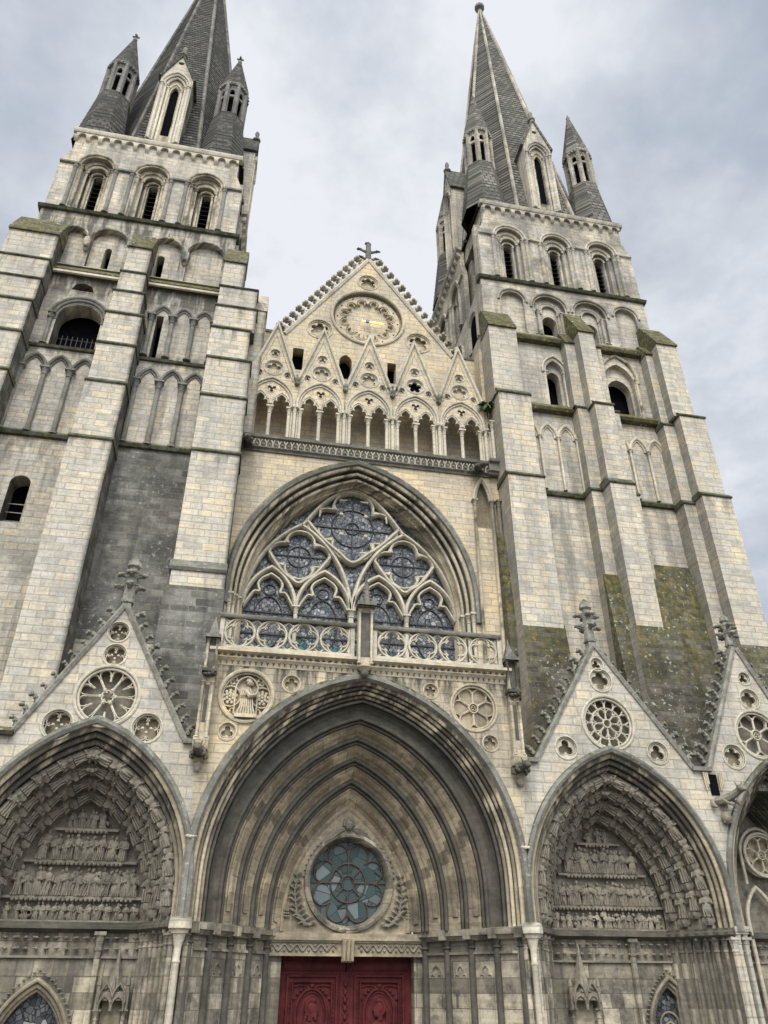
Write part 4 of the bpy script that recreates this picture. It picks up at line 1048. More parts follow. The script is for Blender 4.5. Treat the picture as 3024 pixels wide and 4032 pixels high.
for k in range(4):
    t = PI/4+PI/2*k; mb.ball((.06+.78*sin(t), Y0+.05, 20.56+.72*cos(t)), .10, nu=7, nv=5)
for k in range(4):                                                        # inner cusps of the big quatrefoil's lobes
    t = PI/2*k; cx_, cz_ = .06+1.05*sin(t)*1.14, 20.56+1.0*cos(t)
    for d in (-1, 1):
        mb.tube([(cx_+.72*sin(t+d*1.15),Y0+.12,cz_+.72*cos(t+d*1.15)),(cx_+.45*sin(t+d*.75),Y0+.12,cz_+.45*cos(t+d*.75))], [.07,.03], 5)
mb.sweep(smooth_line([(-2.22,20.32),(-2.1,20.45),(-2.0,20.6)],4), BW); mb.sweep(smooth_line([(2.15,20.6),(2.25,20.45),(2.36,20.32)],4), BW)
mb.build('tracery', M_['trac'], win)
for x, r in ((mul[0],.085),(mul[1],.12),(mul[2],.085)):
    m2 = MB(); m2.column(x, 4.08, 12.66, 16.42, r, .34, 8, 1.7); m2.box(x-.06,x+.06,4.1,4.4,12.66,16.4); m2.build('mullion', M_['trac'], win)
mb = MB()
for z in (14.0, 15.2, 16.15): mb.box(-4.5,4.6,4.34,4.37,z,z+.05)
for z in (18.88,): mb.box(-3.5,-.9,4.34,4.37,z,z+.05); mb.box(1.0,3.7,4.34,4.37,z,z+.05)
mb.box(-1.9,2.1,4.34,4.37,20.5,20.55); mb.box(.04,.09,4.34,4.37,18.7,22.4)
for c in (-2.22,2.36): mb.box(c-.025,c+.025,4.34,4.37,17.6,20.2)
for c, z, r in ((.06,20.56,.30),(.06,20.56,.95),(-2.22,18.88,.5),(2.36,18.88,.5)): mb.sweep(circle(c,z,r,24), bar(.05,4.34,4.37), True)
for i in range(4):
    c = (edges[i]+edges[i+1])/2
    mb.sweep(circle(c,17.2,.24,18), bar(.05,4.34,4.37), True)
    mb.sweep([(c+.62*sin(2*PI*j/24), 15.75+1.15*cos(2*PI*j/24)) for j in range(24)], bar(.05,4.34,4.37), True)
mb.build('saddle_bars', M_['iron'], win)
# blind niche with long shafts beside the window
mb = MB()
for o_, y_ in ((.08,3.14),(-.01,3.2)): mb.sweep(arch(5.87,.36+o_,21.9,1.3*(1+o_*.5),10), bead(.06,0,y_))
nic = mb.build('blind_niche', M_['trac'], nave)
for x, y in ((5.45,3.1),(6.27,3.1),(6.55,3.0),(6.42,3.12)): MB().column(x, y, 12.66, 22.0, .075 if x != 6.42 else .05, .34, 8, 1.7).build('shaft', M_['wmould'], nic)
MB().box(5.5,6.24,3.46,3.5,20.5,23.3).build('niche_back', M_['plain'], nic)
# string cornice with leaves under the gallery
mb = MB(); mb.prismx([(3.3,23.34),(3.12,23.36),(3.1,23.46),(3.0,23.5),(2.98,23.9),(2.84,23.94),(2.8,24.06),(3.3,24.1)], -5.25, 6.35)
mb.prismx([(3.1,23.40),(2.92,23.42),(2.9,23.52),(2.8,23.56),(2.78,23.96),(2.64,24.0),(2.6,24.12),(3.1,24.16)], 6.2, 6.95)
gc = mb.build('gallery_cornice', M_['lich'], nave)
mb = MB()
for k in range(40):
    x = lerp(-5.1,6.2,(k+.5)/40); y = 2.97
    mb.tube([(x,y,23.5),(x,y-.03,23.68),(x-.08,y-.07,23.84)], [.03,.035,.03], 5); mb.tube([(x,y,23.5),(x,y-.03,23.68),(x+.08,y-.07,23.84)], [.03,.035,.03], 5)
    leafy(mb, (x+.14,y-.03,23.64), .075, 5, k)
mb.box(-5.1,6.2,3.0,3.05,23.5,23.88); mb.build('leaf_frieze', M_['trac'], gc)
MB().box(-5.0,6.6,3.3,4.5,23.6,23.9).build('gallery_floor', M_['carve'], nave)
# gallery bays
GC = [-4.13,-1.82,.51,2.81,5.11]
for bi, c in enumerate(GC):
    y = 3.12; hw = 1.155
    H = [trefoil_head(c-.5, .40, 26.0, 26.1, .92), trefoil_head(c+.5, .40, 26.0, 26.1, .92)]
    za = 31.1
    tri = [foil(c, 27.02, 3, .13, .115, PI)]
    outl = [(c-hw,26.0),(c-hw,27.5),(c,za),(c+hw,27.5),(c+hw,26.0)]
    # open the two lancets at the bottom edge of the plate
    bot = [(c+hw,26.0),(c+.9,26.0)] + H[1][::-1][1:-1] + [(c+.1,26.0),(c-.1,26.0)] + H[0][::-1][1:-1] + [(c-.9,26.0),(c-hw,26.0)]
    outl = [(c-hw,27.5),(c,za),(c+hw,27.5)] + bot
    mb = MB(); mb.panel(outl, tri + [circle(c,28.33,.45,28), circle(c,29.25,.25,16), circle(c-.68,27.95,.17,12), circle(c+.68,27.95,.17,12)], y, y+.35, rev=None, back=True)
    bay = mb.build('gallery_gablet', M_['nave'], nave)
    for x, z, r, k in ((c,28.33,.47,'cinq' if bi != 2 else 'six'),(c,29.25,.26,'tri'),(c-.68,27.95,.18,'tri'),(c+.68,27.95,.18,'tri')):
        roundel(bay, x, z, r, y, k, M_['trac'], 'roundel', .2 if bi != 3 or r < .4 else .3, M_['nave'] if bi != 3 or r < .4 else M_['void'])
    mb = MB()
    mb.sweep([(c-hw,27.45),(c,za),(c+hw,27.45)], [(-.05,y-.02),(.0,y-.12),(.09,y-.14),(.14,y-.05),(.14,y+.4),(-.05,y+.4)])
    mb.sweep([(c-hw+.2,27.6),(c,za-.62),(c+hw-.2,27.6)], bead(.035,0,y-.01))
    mb.lathe(c, y+.1, [(.1,za-.1),(.13,za+.1),(.05,za+.32),(.02,za+.4)], 6)
    mb.build('gablet_coping', M_['trac'], bay)
    mb = MB()
    for o_, y_, r_ in ((1.08,y-.07,.06),(.98,y-.02,.05)): mb.sweep(arch(c, o_, 26.2, o_*1.34, 12, 26.0), bead(r_,0,y_))
    for Hh in H:
        Q = Hh[1:-1]; mb.sweep(Q, bead(.045,.07,y-.02,6)); mb.sweep(Q, bead(.035,.0,y,6))
    mb.sweep(foil(c, 27.02, 3, .13, .115, PI), bead(.025,0,y), True)
    mb.build('arch_mould', M_['trac'], bay)
    MB().column(c, y+.15, 24.08, 26.04, .085, .42, 9, 1.9, base=False).build('column', M_['trac'], bay)
PX = [-5.28]+[(GC[i]+GC[i+1])/2 for i in range(4)]+[6.27]
for i, x in enumerate(PX):
    for dx, dy in ((-.26,.12),(0,.02),(.26,.12),(-.13,.12),(.13,.12)):
        if i == 0 and dx < .1: continue
        r = .075 if abs(dx) != .13 else .045
        MB().column(x+dx, 3.12+dy, 24.08, 26.04+(.12 if dx == 0 else 0), r, .42 if r > .05 else .2, 8, 1.8 if r > .05 else 1.2).build('pier_shaft', M_['trac'], nave)
    MB().box(x-.2,x+.2,3.25,3.5,24.0,27.4).build('pier_core', M_['nave'], nave)
    if 0 < i < 5:
        mb = MB(); mb.ball((x,3.0,27.62),.13,.18,.2,8,6); mb.tube([(x,3.15,27.45),(x,2.92,27.4),(x,2.85,27.2)],[.13,.1,.06],6); mb.build('head_corbel', M_['lich'], nave)
MB().column(6.58,3.0,24.12,26.6,.08,.42,8,1.8).build('pier_shaft', M_['trac'], nave)
# back wall of the gallery and the gable above it
GY = 4.45; gx0, gx1, gz0, gcx, gzt = -3.72, 5.2, 32.0, .60, 38.55
CL = (.62, 33.95, 1.98)
gr = [(.60,36.72,.58,'six'),(-1.95,32.62,.68,'six'),(3.38,32.62,.70,'six')]
hol = [rect(-3.25,-2.7,29.6,31.05), arch(-.52,.33,30.55,.5,8,29.4), rect(1.68,2.14,29.5,30.9), rect(-1.75,-1.05,24.0,25.1), arch(-.3,.25,25.2,.3,8,24.0), rect(.85,1.5,24.0,25.05)]
outer = [(-5.3,23.6),(-5.3,31.9),(gx0,31.9),(gcx,gzt),(gx1,31.9),(6.8,31.9),(6.8,23.6)]
mb = MB(); mb.panel(outer, [circle(x,z,r*.98,32) for x,z,r,k in gr]+[circle(*CL,48)]+hol, GY, GY+.6, rev=GY+.45, back=True); gab = mb.build('gable_wall', M_['nave'], nave)
MB().box(-5.2,6.7,GY+.7,GY+.75,23.7,31.5).build('dark_loft', M_['void'], gab)
MB().box(-1.78,-1.02,GY-.08,GY+.02,24.98,25.12).box(.82,1.53,GY-.08,GY+.02,24.93,25.07).build('wooden_frames', simple('dark red timber', (.05,.022,.02), .8), gab)
for x, z, r, k in gr: roundel(gab, x, z, r, GY, k, M_['carve'], 'roundel', .3, M_['nave'])
mb = MB(); mb.sweep(circle(*CL,56), bead(.09,0,GY-.02), True)
F = foil(CL[0],CL[1],12,1.26,.31,PI/12,8)
small = [circle(CL[0]+1.66*sin(2*PI*k/12), CL[1]+1.66*cos(2*PI*k/12), .055, 8) for k in range(12)]
mb.panel(circle(CL[0],CL[1],CL[2]*.90,56), [F]+small, GY+.16, GY+.3)
mb.sweep(F, bead(.035,0,GY+.16), True)
for k in range(12):
    t = 2*PI*k/12; leafy(mb, (CL[0]+1.2*sin(t), GY+.12, CL[1]+1.2*cos(t)), .10, 5, k)
    t += PI/12; mb.sweep([(CL[0]+1.30*sin(t)+.19*sin(a), CL[1]+1.30*cos(t)+.19*cos(a)) for a in [t-2.5+5*i/12 for i in range(13)]], bar(.06,GY+.14,GY+.3))
ck = mb.build('clock_rosette', M_['carve'], gab)
MB().fill(circle(CL[0],CL[1],1.99,48), GY+.31).build('dial_wall', M_['nave'], ck, smooth=False)
mb = MB()
hp = [(-.32,.10),(-.22,.03),(.06,.05),(.5,.06),(.62,.02),(.76,.10),(.80,.05),(.92,.03),(.90,.0),(.80,-.05),(.76,-.12),(.62,-.04),(.5,-.07),(.06,-.06),(-.22,-.04),(-.34,-.12),(-.27,0)]
mb.prismy([(.60+x,33.72+z-.03*x) for x, z in hp], GY+.02, GY+.06); hand = mb.build('clock_hand', M_['gold'], ck, label='gilded clock hand pointing right')
MB().lathe(0,0,[(.09,-.06),(.11,-.03),(.11,.05)],10).build('hub', M_['blue'], hand).matrix_local = Matrix.Translation((.60,GY+.02,33.72)) @ Matrix.Rotation(PI/2,4,'X')
for s in (-1,1):
    xa, za_ = (gx0,31.9) if s < 0 else (gx1,31.9)
    mb = MB(); L = [(xa,za_),(gcx,gzt)] if s < 0 else [(gcx,gzt),(xa,za_)]
    mb.sweep(L, [(-.07,GY-.06),(.05,GY-.12),(.15,GY-.06),(.15,GY+.65),(-.07,GY+.65)]); cop = mb.build('gable_coping', M_['trac'], nave)
    add_crockets(nave, xa+.1*s, za_+.25, gcx+.17*s, gzt+.15, GY+.2, 14, 1.3, M_['trac'], s, .12)
mb = MB(); fx, fy, fz = gcx, GY+.2, gzt
mb.tube([(fx,fy,fz-.2),(fx,fy,fz+.7),(fx,fy,fz+1.6)], [.2,.17,.15], 8)
for zz, q in ((.35,.42),(1.0,.5)):
    for d in (-1,1):
        mb.tube([(fx,fy,fz+zz-.1),(fx+d*q*.6,fy,fz+zz+.02),(fx+d*q,fy,fz+zz+.12)], [.1,.08,.07], 6); leafy(mb,(fx+d*(q+.04),fy,fz+zz+.12),.17,6,2)
leafy(mb,(fx,fy,fz+1.7),.22,7,4); mb.build('finial', M_['lich'], nave)
mb = MB(); mb.box(-5.3,-3.75,GY-.05,GY+.7,31.9,32.05); mb.box(5.25,6.8,GY-.05,GY+.7,31.9,32.05); mb.build('wall_top', M_['lich'], nave)
for gx_, gl_ in ((-4.95,'blackened gargoyle at the left end of the leafy cornice under the gablets'),(5.62,'blackened gargoyle at the right end of the leafy cornice above the narrow blind niche')):
    go = gargoyle(None, gx_, 2.9, 23.57, .75, M_['sootst'], s=.9, down=.7); go['label'] = gl_; go['category'] = 'gargoyle'
MB().box(-5.3,-4.75,3.5,4.5,24,32).box(6.45,6.8,3.6,4.5,24,32).build('gallery_side_wall', M_['nave'], nave)
fix_children(nave)

# ================================================================== TOWERS
def tower(s, label):
    R = s > 0
    A = (6.9, 16.6) if R else (-16.6, -6.9)
    T = thing('bell_tower', label, 'tower', (sum(A)/2, 8.0, ZB))
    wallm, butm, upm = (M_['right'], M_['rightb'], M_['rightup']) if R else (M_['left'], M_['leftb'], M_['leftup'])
    sp = M_['spireR'] if R else M_['spireL']
    cx = 11.7 if R else -11.62; cy = 8.05; FY = 3.2
    X0, X1 = A
    # core behind the front bays
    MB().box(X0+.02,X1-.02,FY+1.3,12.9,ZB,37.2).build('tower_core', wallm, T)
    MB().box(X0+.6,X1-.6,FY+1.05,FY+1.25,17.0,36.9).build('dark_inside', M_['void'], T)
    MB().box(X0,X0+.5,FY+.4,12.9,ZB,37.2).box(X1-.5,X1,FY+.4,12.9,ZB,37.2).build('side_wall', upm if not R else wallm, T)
    bays = [(8.2,11.3),(12.6,16.2)] if R else [(-15.4,-11.6),(-10.5,-7.0)]
    # ---- front wall z up to 32.7
    hol = []
    if R: hol = [arch(10.42,.48,30.75,.75,10,28.0), arch(14.1,.85,30.7,1.2,10,28.0)]
    else: hol = [arch(-13.35,1.0,29.7,1.0,12,27.75), rect(-9.92,-9.6,27.9,30.7), arch(-13.75,.42,20.4,.42,10,18.6), [(-14.1,31.62),(-13.95,32.0),(-13.6,32.15),(-13.2,32.0),(-13.05,31.6)]]
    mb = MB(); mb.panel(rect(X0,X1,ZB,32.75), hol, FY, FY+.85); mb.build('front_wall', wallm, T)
    if not R:
        MB().box(-10.55,-7.0,FY-.02,FY+.1,14.0,22.75).build('dark_bay_masonry', M_['darkbay'], T)
        MB().box(-15.4,-11.7,FY-.03,FY+.1,27.95,32.7).build('dark_bay_masonry', M_['darkbay'], T) if False else None
    else:
        mb = MB(); mb.prismx([(FY,19.6),(FY-.08,19.55),(FY-.85,9.2),(FY,9.2)], 13.0, 15.9); mb.build('battered_base', M_['talus'], T)
    # ---- bay ledges (sloped weatherings over a string course)
    for (b0, b1) in bays:
        b0 -= .3; b1 += .3
        MB().prismx([(FY+.1,22.7),(FY-.14,22.76),(FY-.2,22.9),(FY,23.1),(FY+.1,23.1)], b0, b1).build('string_course', M_['ledge'], T)
        if R:
            MB().prismx([(FY+.1,27.75),(FY-.3,27.8),(FY-.38,27.95),(FY+.02,28.45),(FY+.1,28.45)], b0, b1).build('sloped_ledge', M_['talus'], T)
            MB().prismx([(FY+.6,32.5),(FY-.32,32.55),(FY-.4,32.75),(FY+.4,33.8),(FY+.6,33.8)], b0, b1).build('sloped_ledge', M_['talus'], T)
        else:
            MB().prismx([(FY+.1,27.7),(FY-.1,27.76),(FY-.15,27.88),(FY,28.0),(FY+.1,28.0)], b0, b1).build('string_course', M_['ledge'], T)
            MB().prismx([(FY+.6,32.45),(FY-.2,32.5),(FY-.28,32.7),(FY+.45,33.75),(FY+.6,33.75)], b0, b1).build('sloped_ledge', M_['talus'], T)
            MB().prismx([(FY-.22,32.42),(FY-.3,32.46),(FY-.3,32.58),(FY-.22,32.62)], b0+.2, b1-.2).build('drip_stone', M_['trac'], T)
    # ---- blind arcades
    def arcade(c0, c1, n, z0, zc, h, r, mat, dep=.16, two=False, cap=.34):
        w = (c1-c0)/n; mb = MB()
        for i in range(n):
            c = c0+w*(i+.5)
            mb.sweep(arch(c, w/2-.02, zc, h, 8), bead(.085,0,FY-.07))
            mb.sweep(arch(c, w/2-.14, zc, h-.14, 8), bead(.05,0,FY-.02))
        o = mb.build('blind_arcade', mat, T)
        for i in range(n+1):
            x = c0+w*i
            MB().column(x, FY-.08, z0, zc+.06, r, cap, 8, 1.8).build('arcade_shaft', mat, o)
        return o
    if R:
        arcade(8.1,11.0,3,23.1,26.2,.85,.06,M_['trac'],cap=.2); arcade(12.85,15.8,3,23.1,26.0,.85,.06,M_['trac'],cap=.2)
    else:
        arcade(-15.15,-12.0,3,22.95,26.45,.85,.11,M_['leftdark'],cap=.42); arcade(-10.2,-7.15,3,22.95,26.45,.85,.11,M_['leftdark'],cap=.42); arcade(-10.15,-7.2,3,28.0,30.55,.75,.11,M_['leftdark'],cap=.42)
    # ---- belfry stage openings in the middle zone
    if R:
        for c, a, zt in ((10.42,.48,31.5),(14.1,.85,31.6)):
            mb = MB()
            if a < .6:
                for o_, y_ in ((.2,FY-.06),(.08,FY+.03)): mb.sweep(arch(c,a+o_,30.75,.75+o_*1.3,10,30.6), bead(.06,0,y_))
                for d in (-1,1): mb.column(c+d*(a+.05),FY+.05,28.2,30.7,.07,.26,8,1.6)
            else:
                mb.sweep(arch(c,a+.18,30.9,1.55,12,30.6), bead(.08,0,FY-.07)); 
                mb.column(c+a+.12,FY-.02,28.2,30.9,.08,.26,8,1.6)
            lw = mb.build('lancet_window', M_['trac'] if a < .6 else M_['wmould'], T)
            mb = MB()
            q = a-.13 if a < .6 else a-.2
            mb.panel([(c-a,28.0),(c-a,31.9),(c+a,31.9),(c+a,28.0)], [arch(c+(0 if a < .6 else .06),q,30.5 if a < .6 else 30.25,q*1.2,8,28.05)], FY+.3, FY+.8); mb.build('inner_order', wallm, lw)
    else:
        c = -13.35; mb = MB()
        for o_, y_, r_ in ((.30,FY-.09,.08),(.16,FY-.04,.08),(.03,FY+.02,.06)): mb.sweep(arch(c,1.0+o_,29.75,1.0+o_,12,29.6), bead(r_,0,y_))
        for d in (-1,1):
            mb.column(c+d*1.22,FY-.04,27.95,29.9,.10,.34,8,1.6)
        lw = mb.build('round_arched_opening', M_['leftdark'], T)
        mb = MB()
        for k in range(9): mb.tube([(c-.9+.225*k,FY+.55,27.75),(c-.9+.225*k,FY+.55,29.1)], .022, 5)
        mb.tube([(c-1,FY+.55,28.9),(c+1,FY+.55,28.9)], .025, 5); mb.build('iron_bars', M_['iron'], lw)
        mb = MB(); mb.sweep(arch(-13.75,.42,20.4,.42,10,18.6), bead(.03,0,FY+.02))
        for z in (18.9,19.3,19.7): mb.box(-14.15,-13.35,FY+.5,FY+.53,z,z+.03)
        mb.build('small_round_window', wallm, T)
    # ---- stage B: round blind arches under the belfry
    zB0, zB1 = 33.4, 37.2
    if R: AR = [(8.55,.72,35.75),(10.72,1.0,35.5),(13.15,1.0,35.5),(15.35,.72,35.75)]
    else: AR = [(-14.75,.62,35.35),(-13.0,.85,35.3),(-10.2,.75,35.4),(-8.2,.88,35.4)]
    oh = [arch(10.72,.42,34.6,.5,8,33.3),arch(13.15,.42,34.5,.5,8,33.3)] if R else [arch(-13.0,.17,34.95,.2,6,33.6),arch(-10.42,.2,35.0,.2,6,33.3)]
    mb = MB(); mb.panel(rect(X0-.05,X1+.05,32.5,zB1), oh, FY+.28, FY+.9); mb.build('arcade_wall', wallm if R else M_['leftback'], T)
    # outer skin with the arches cut out
    loops = []
    for c, a, zs in AR: loops.append(arch(c,a,zs,a,10,33.35))
    mb = MB(); mb.panel(rect(X0-.1,X1+.1,33.3,zB1), loops, FY+.02, FY+.28); o = mb.build('blind_arcade', upm if not R else M_['rightup'], T)
    mb = MB()
    for i, (c, a, zs) in enumerate(AR):
        mb.sweep(arch(c,a+.10,zs,a+.10,12,zs-.1), bead(.07,0,FY-.02))
        if R:
            mb.sweep(arch(c,a-.03,zs,a-.03,12,33.4), bead(.05,0,FY+.04))
            if a > .9:
                for q in (.22,.42): mb.sweep(arch(c,a-q,zs-.15,a-q,12,33.4), [(-.1,FY+.27-q*.2),(.09,FY+.27-q*.2),(.09,FY+.3),(-.1,FY+.3)]); mb.sweep(arch(c,a-q-.1,zs-.15,a-q-.1,12,zs-.4), bead(.05,0,FY+.25-q*.2))
                for d in (-1,1): mb.column(c+d*(a-.3),FY+.1,33.4,zs-.2,.08,.3,8,1.5)
    mb.build('arch_mould', upm, o)
    if not R:
        for x in (-13.98,-9.17):
            mb = MB(); mb.lathe(x,FY-.02,[(.02,34.35),(.12,34.45),(.2,34.75),(.26,35.0),(.2,35.3)],8); mb.ball((x,FY-.2,34.65),.13,nu=7,nv=5); mb.build('head_corbel', upm, o)
    MB().prismx([(FY+.4,37.05),(FY-.12,37.12),(FY-.2,37.26),(FY+.1,37.5),(FY+.4,37.5)], X0-.25, X1+.25).build('string_course', M_['ledge'], T)
    # ---- belfry stage, built once per face in (u, d, z)
    bz0, bz1 = 37.3, 43.6
    BY = FY-.02
    def face(Tm, uc, name_front):
        CC = [uc-2.93, uc, uc+2.9]
        mk_ = lambda: MB(Tm)
        out = [(X0-uc_+uc, z) for uc_, z in ()]
        hw0, hw1 = 4.85, 4.45
        outl = [(uc-hw0,bz0),(uc-hw0,41.2),(uc-hw1,42.3),(uc-hw1,bz1),(uc+hw1,bz1),(uc+hw1,42.3),(uc+hw0,41.2),(uc+hw0,bz0)]
        mb = mk_(); mb.panel(outl, [arch(c,.86,41.0,.86,12,bz0+.02) for c in CC], 0, .3); mb.build('belfry_wall', upm if R else M_['leftback'], T)
        mb = mk_(); mb.panel(rect(uc-hw0,uc+hw0,bz0,42.5), [arch(c+.06,.24,40.75,.24,8,bz0+.15) for c in CC], .62, 1.0)
        mb.build('belfry_inner_wall', upm, T)
        for c in CC:
            mb = mk_()
            mb.panel(arch(c,.86,41.0,.86,12,bz0), [arch(c+.03,.5,40.8,.5,10,bz0+.05)], .3, .64)
            w = mb.build('belfry_window', wallm, T)
            mb = mk_()
            mb.sweep(arch(c,.99,41.0,.99,12), bead(.075,0,-.05)); mb.sweep(arch(c,.86,41.0,.86,12), bead(.06,0,.0))
            mb.sweep(arch(c,.68,41.0,.68,12), [(-.12,.22),(.12,.22),(.12,.32),(-.12,.32)])
            mb.sweep(arch(c+.03,.5,40.8,.5,10), bead(.06,0,.3)); mb.sweep(arch(c+.05,.36,40.75,.36,10), bead(.07,0,.5))
            mb.build('arch_mould', M_['trac'] if R else M_['wmould'], w)
            for d in (-1,1):
                for off, dd, r in ((.80,.1,.10),(.58,.36,.09),(.36,.56,.07)):
                    mb = mk_(); mb.column(c+d*off+.02,dd,bz0+.05,41.0-.2*(off < .5),r,.26,8,1.35); mb.build('shaft', upm if R else M_['wmould'], w)
            mb = mk_()
            for k in range(9): mb.prismx([(.72,37.6+.36*k),(.95,37.78+.36*k),(.95,37.8+.36*k),(.72,37.63+.36*k)], c-.2, c+.34)
            mb.build('louvres', M_['louvre'], w)
        mb = mk_()
        for a_, b_ in ((uc-hw0,CC[0]-.92),(CC[0]+.92,CC[1]-.92),(CC[1]+.92,CC[2]-.92),(CC[2]+.92,uc+hw0)):
            mb.prismx([(.0,40.92),(-.12,40.98),(-.12,41.1),(0,41.16)], a_, b_)
            mid_ = [a_+.12, b_-.12] if b_-a_ > .5 else [(a_+b_)/2]
            for x in mid_:
                if abs(x-uc) < hw0-.3: mb.column(x,-.02,bz0+.1,40.95,.11,.3,8,1.3)
        mb.build('impost_band', upm if R else M_['leftdark'], T)
        # corbel table
        mb = mk_(); n = 14
        mb.prismx([(.1,43.55),(-.2,43.6),(-.28,43.75),(-.28,43.86),(.1,43.95)], uc-hw1-.2, uc+hw1+.2)
        for i in range(n):
            c = uc-hw1+2*hw1*(i+.5)/n; w = 2*hw1/n
            mb.panel([(c-w/2,43.3),(c-w/2,43.6),(c+w/2,43.6),(c+w/2,43.3)] + arch(c,w*.34,43.3,w*.36,5)[::-1], [], -.16, 0)
            mb.prismx([(0,42.98),(-.1,43.05),(-.2,43.2),(-.2,43.32),(0,43.32)], c-w/2-.1, c-w/2+.1)
        mb.build('corbel_table', M_['trac'] if not R else M_['right'], T)
    face(lambda p: (p[0], BY+p[1], p[2]), (X0+X1)/2, 'front')
    if R: face(lambda p: (X0+.0+p[1], BY+p[0], p[2]), BY+4.85, 'side')
    else: face(lambda p: (X1-.0-p[1], BY+p[0], p[2]), BY+4.85, 'side')
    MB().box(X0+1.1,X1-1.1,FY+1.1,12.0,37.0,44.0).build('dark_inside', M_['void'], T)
    MB().box(X0+.4,X1-.4,FY+.4,12.5,42.6,43.9).build('cornice_core', upm, T)
    # side windows lower on the inner face
    if R:
        Tm = lambda p: (X0-.0+p[1], p[0], p[2])
        mb = MB(Tm)
        for c, zs in ((5.2,35.4),(8.0,35.4),(10.9,35.4),(7.2,30.6)):
            mb.sweep(arch(c,.8,zs,.8,12,zs-1.6), bead(.09,0,-.05)); mb.sweep(arch(c,.62,zs,.62,12,zs-1.6), bead(.07,0,-.02))
        sw = mb.build('side_arches', wallm, T)
        mb = MB(Tm)
        for c, zs in ((5.2,35.4),(8.0,35.4),(10.9,35.4),(7.2,30.6)): mb.fill(arch(c,.5,zs,.5,10,zs-1.5), -.012)
        mb.build('dark_opening', M_['void'], sw, smooth=False)
    # ---- buttresses: (z of the ledge, y of the face below it, x0, x1) from the top down
    def buttress(segs, top, zbot, mat, ledge=.12, ledge_mat=M_['talus'], core=None):
        lm2 = M_['ledge']
        """segs: [(ztop, y, x0, x1)] from top to bottom"""
        mb = MB()
        z0, ytop = top
        for i, (z, y, x0, x1) in enumerate(segs):
            zb = segs[i+1][0] if i+1 < len(segs) else zbot
            mb.box(x0,x1,y,FY+.5,zb,z)
        b = mb.build('buttress', mat, T)
        z, y, x0, x1 = segs[0]
        MB().prismx([(y-.10,z-.06),(y-.10,z+.04),(ytop,z0),(FY+.3,z0),(FY+.3,z-.06)], x0-.03, x1+.03).build('weathered_top', ledge_mat, b)
        for i in range(1, len(segs)):
            z, y, x0, x1 = segs[i]; yp = segs[i-1][1]
            rise = max(.2, (yp-y)*1.5)
            MB().prismx([(y-.05,z-.08),(y-.08,z-.03),(y-.05,z+.03),(yp-.004,z+rise),(FY,z+rise),(FY,z-.08)], x0-.05, x1+.05).build('weathering', lm2, b)
        return b
    if R:
        buttress([(32.5,2.25,6.6,8.1),(27.8,2.0,6.68,8.32),(22.85,1.86,6.68,8.42)], (34.4,3.1), 9.2, butm)
        buttress([(32.4,2.62,10.95,13.0),(27.9,2.5,11.0,13.25),(22.85,2.4,10.95,13.35)], (33.5,3.1), 9.2, butm)
        buttress([(32.75,2.0,11.5,12.35),(27.75,1.85,11.6,12.6),(22.85,1.6,11.5,12.7)], (35.2,3.15), 9.2, butm)
        buttress([(32.75,2.05,16.0,17.2),(27.75,1.9,16.2,17.6),(22.85,1.75,16.2,17.7)], (34.9,3.1), 9.2, butm)
        buttress([(32.4,2.6,15.6,17.5),(27.5,2.5,15.6,17.9),(22.7,2.4,15.6,18.1)], (33.4,3.1), 9.2, butm)
        for z, x in ((32.6,18.0),(27.6,18.5),(22.7,18.75)): MB().prismy([(16.5,ZB),(16.5,z+1.2),(x-.45,z+.5),(x,z),(x,z-.08),(x-.12,z-.14),(x-.12,ZB)], 3.6+.01*x, 5.4-.01*x).build('side_buttress', butm, T)
        # battered feet, thick with lichen
        for x0, x1, zt, yt, yb in ((6.72,8.42,15.3,1.84,.95),(11.45,13.3,15.6,1.58,.9),(16.2,17.9,15.2,1.73,.9)):
            mb = MB(); n = 8; rows = []
            for i in range(n+1):
                t = i/n; z = lerp(zt,9.2,t); y = lerp(yt,yb,t**1.5); f = .22*t
                rows.append([(x0-.06-f,3.3,z),(x0-.06-f,y,z),(x1+.06+f,y,z),(x1+.06+f,3.3,z)])
            rows = [[(p[0],3.3,zt+.35) if j in (0,3) else (p[0],yt+.05,zt+.3) for j, p in enumerate(rows[0])]] + rows
            mb.loft([r_[1:] for r_ in rows]); bf_ = mb.build('battered_foot', M_['talus'], T)
            MB().loft([r_[:2] for r_ in rows]).build('bare_flank', M_['rightb'], bf_)
        MB().prismx([(2.38,18.4),(2.30,18.2),(1.45,9.4),(2.6,9.4)], 10.8, 11.52).build('battered_foot', M_['talus'], T)
        MB().prismx([(2.38,18.4),(2.30,18.2),(1.7,12.4),(2.6,12.4)], 12.7, 13.45).build('battered_foot', M_['talus'], T)
        MB().prismx([(3.25,20.6),(2.95,20.3),(2.62,17.0),(2.45,12.6),(3.25,12.6)], 6.34, 6.7).build('mossy_step', M_['talus'], T)
    else:
        zz = [34.4,32.5,31.05,29.5,27.5,25.2,22.1]
        ys = [2.45,2.33,2.22,2.12,2.02,1.92,1.80]
        for xs in ([(-7.12,-6.05),(-7.14,-5.3),(-7.18,-5.22),(-7.22,-5.4),(-7.18,-5.2),(-7.16,-5.18),(-7.15,-5.16)],
                   [(-11.8,-10.7),(-11.85,-10.66),(-11.92,-10.52),(-11.95,-10.34),(-11.95,-10.32),(-11.98,-10.32),(-12.0,-10.31)],
                   [(-17.4,-15.1),(-17.5,-15.12),(-17.6,-15.16),(-17.7,-15.18),(-17.7,-15.14),(-17.8,-15.12),(-17.9,-15.1)]):
            segs = [(z,y,x0,x1) for z,y,(x0,x1) in zip(zz,ys,xs)]
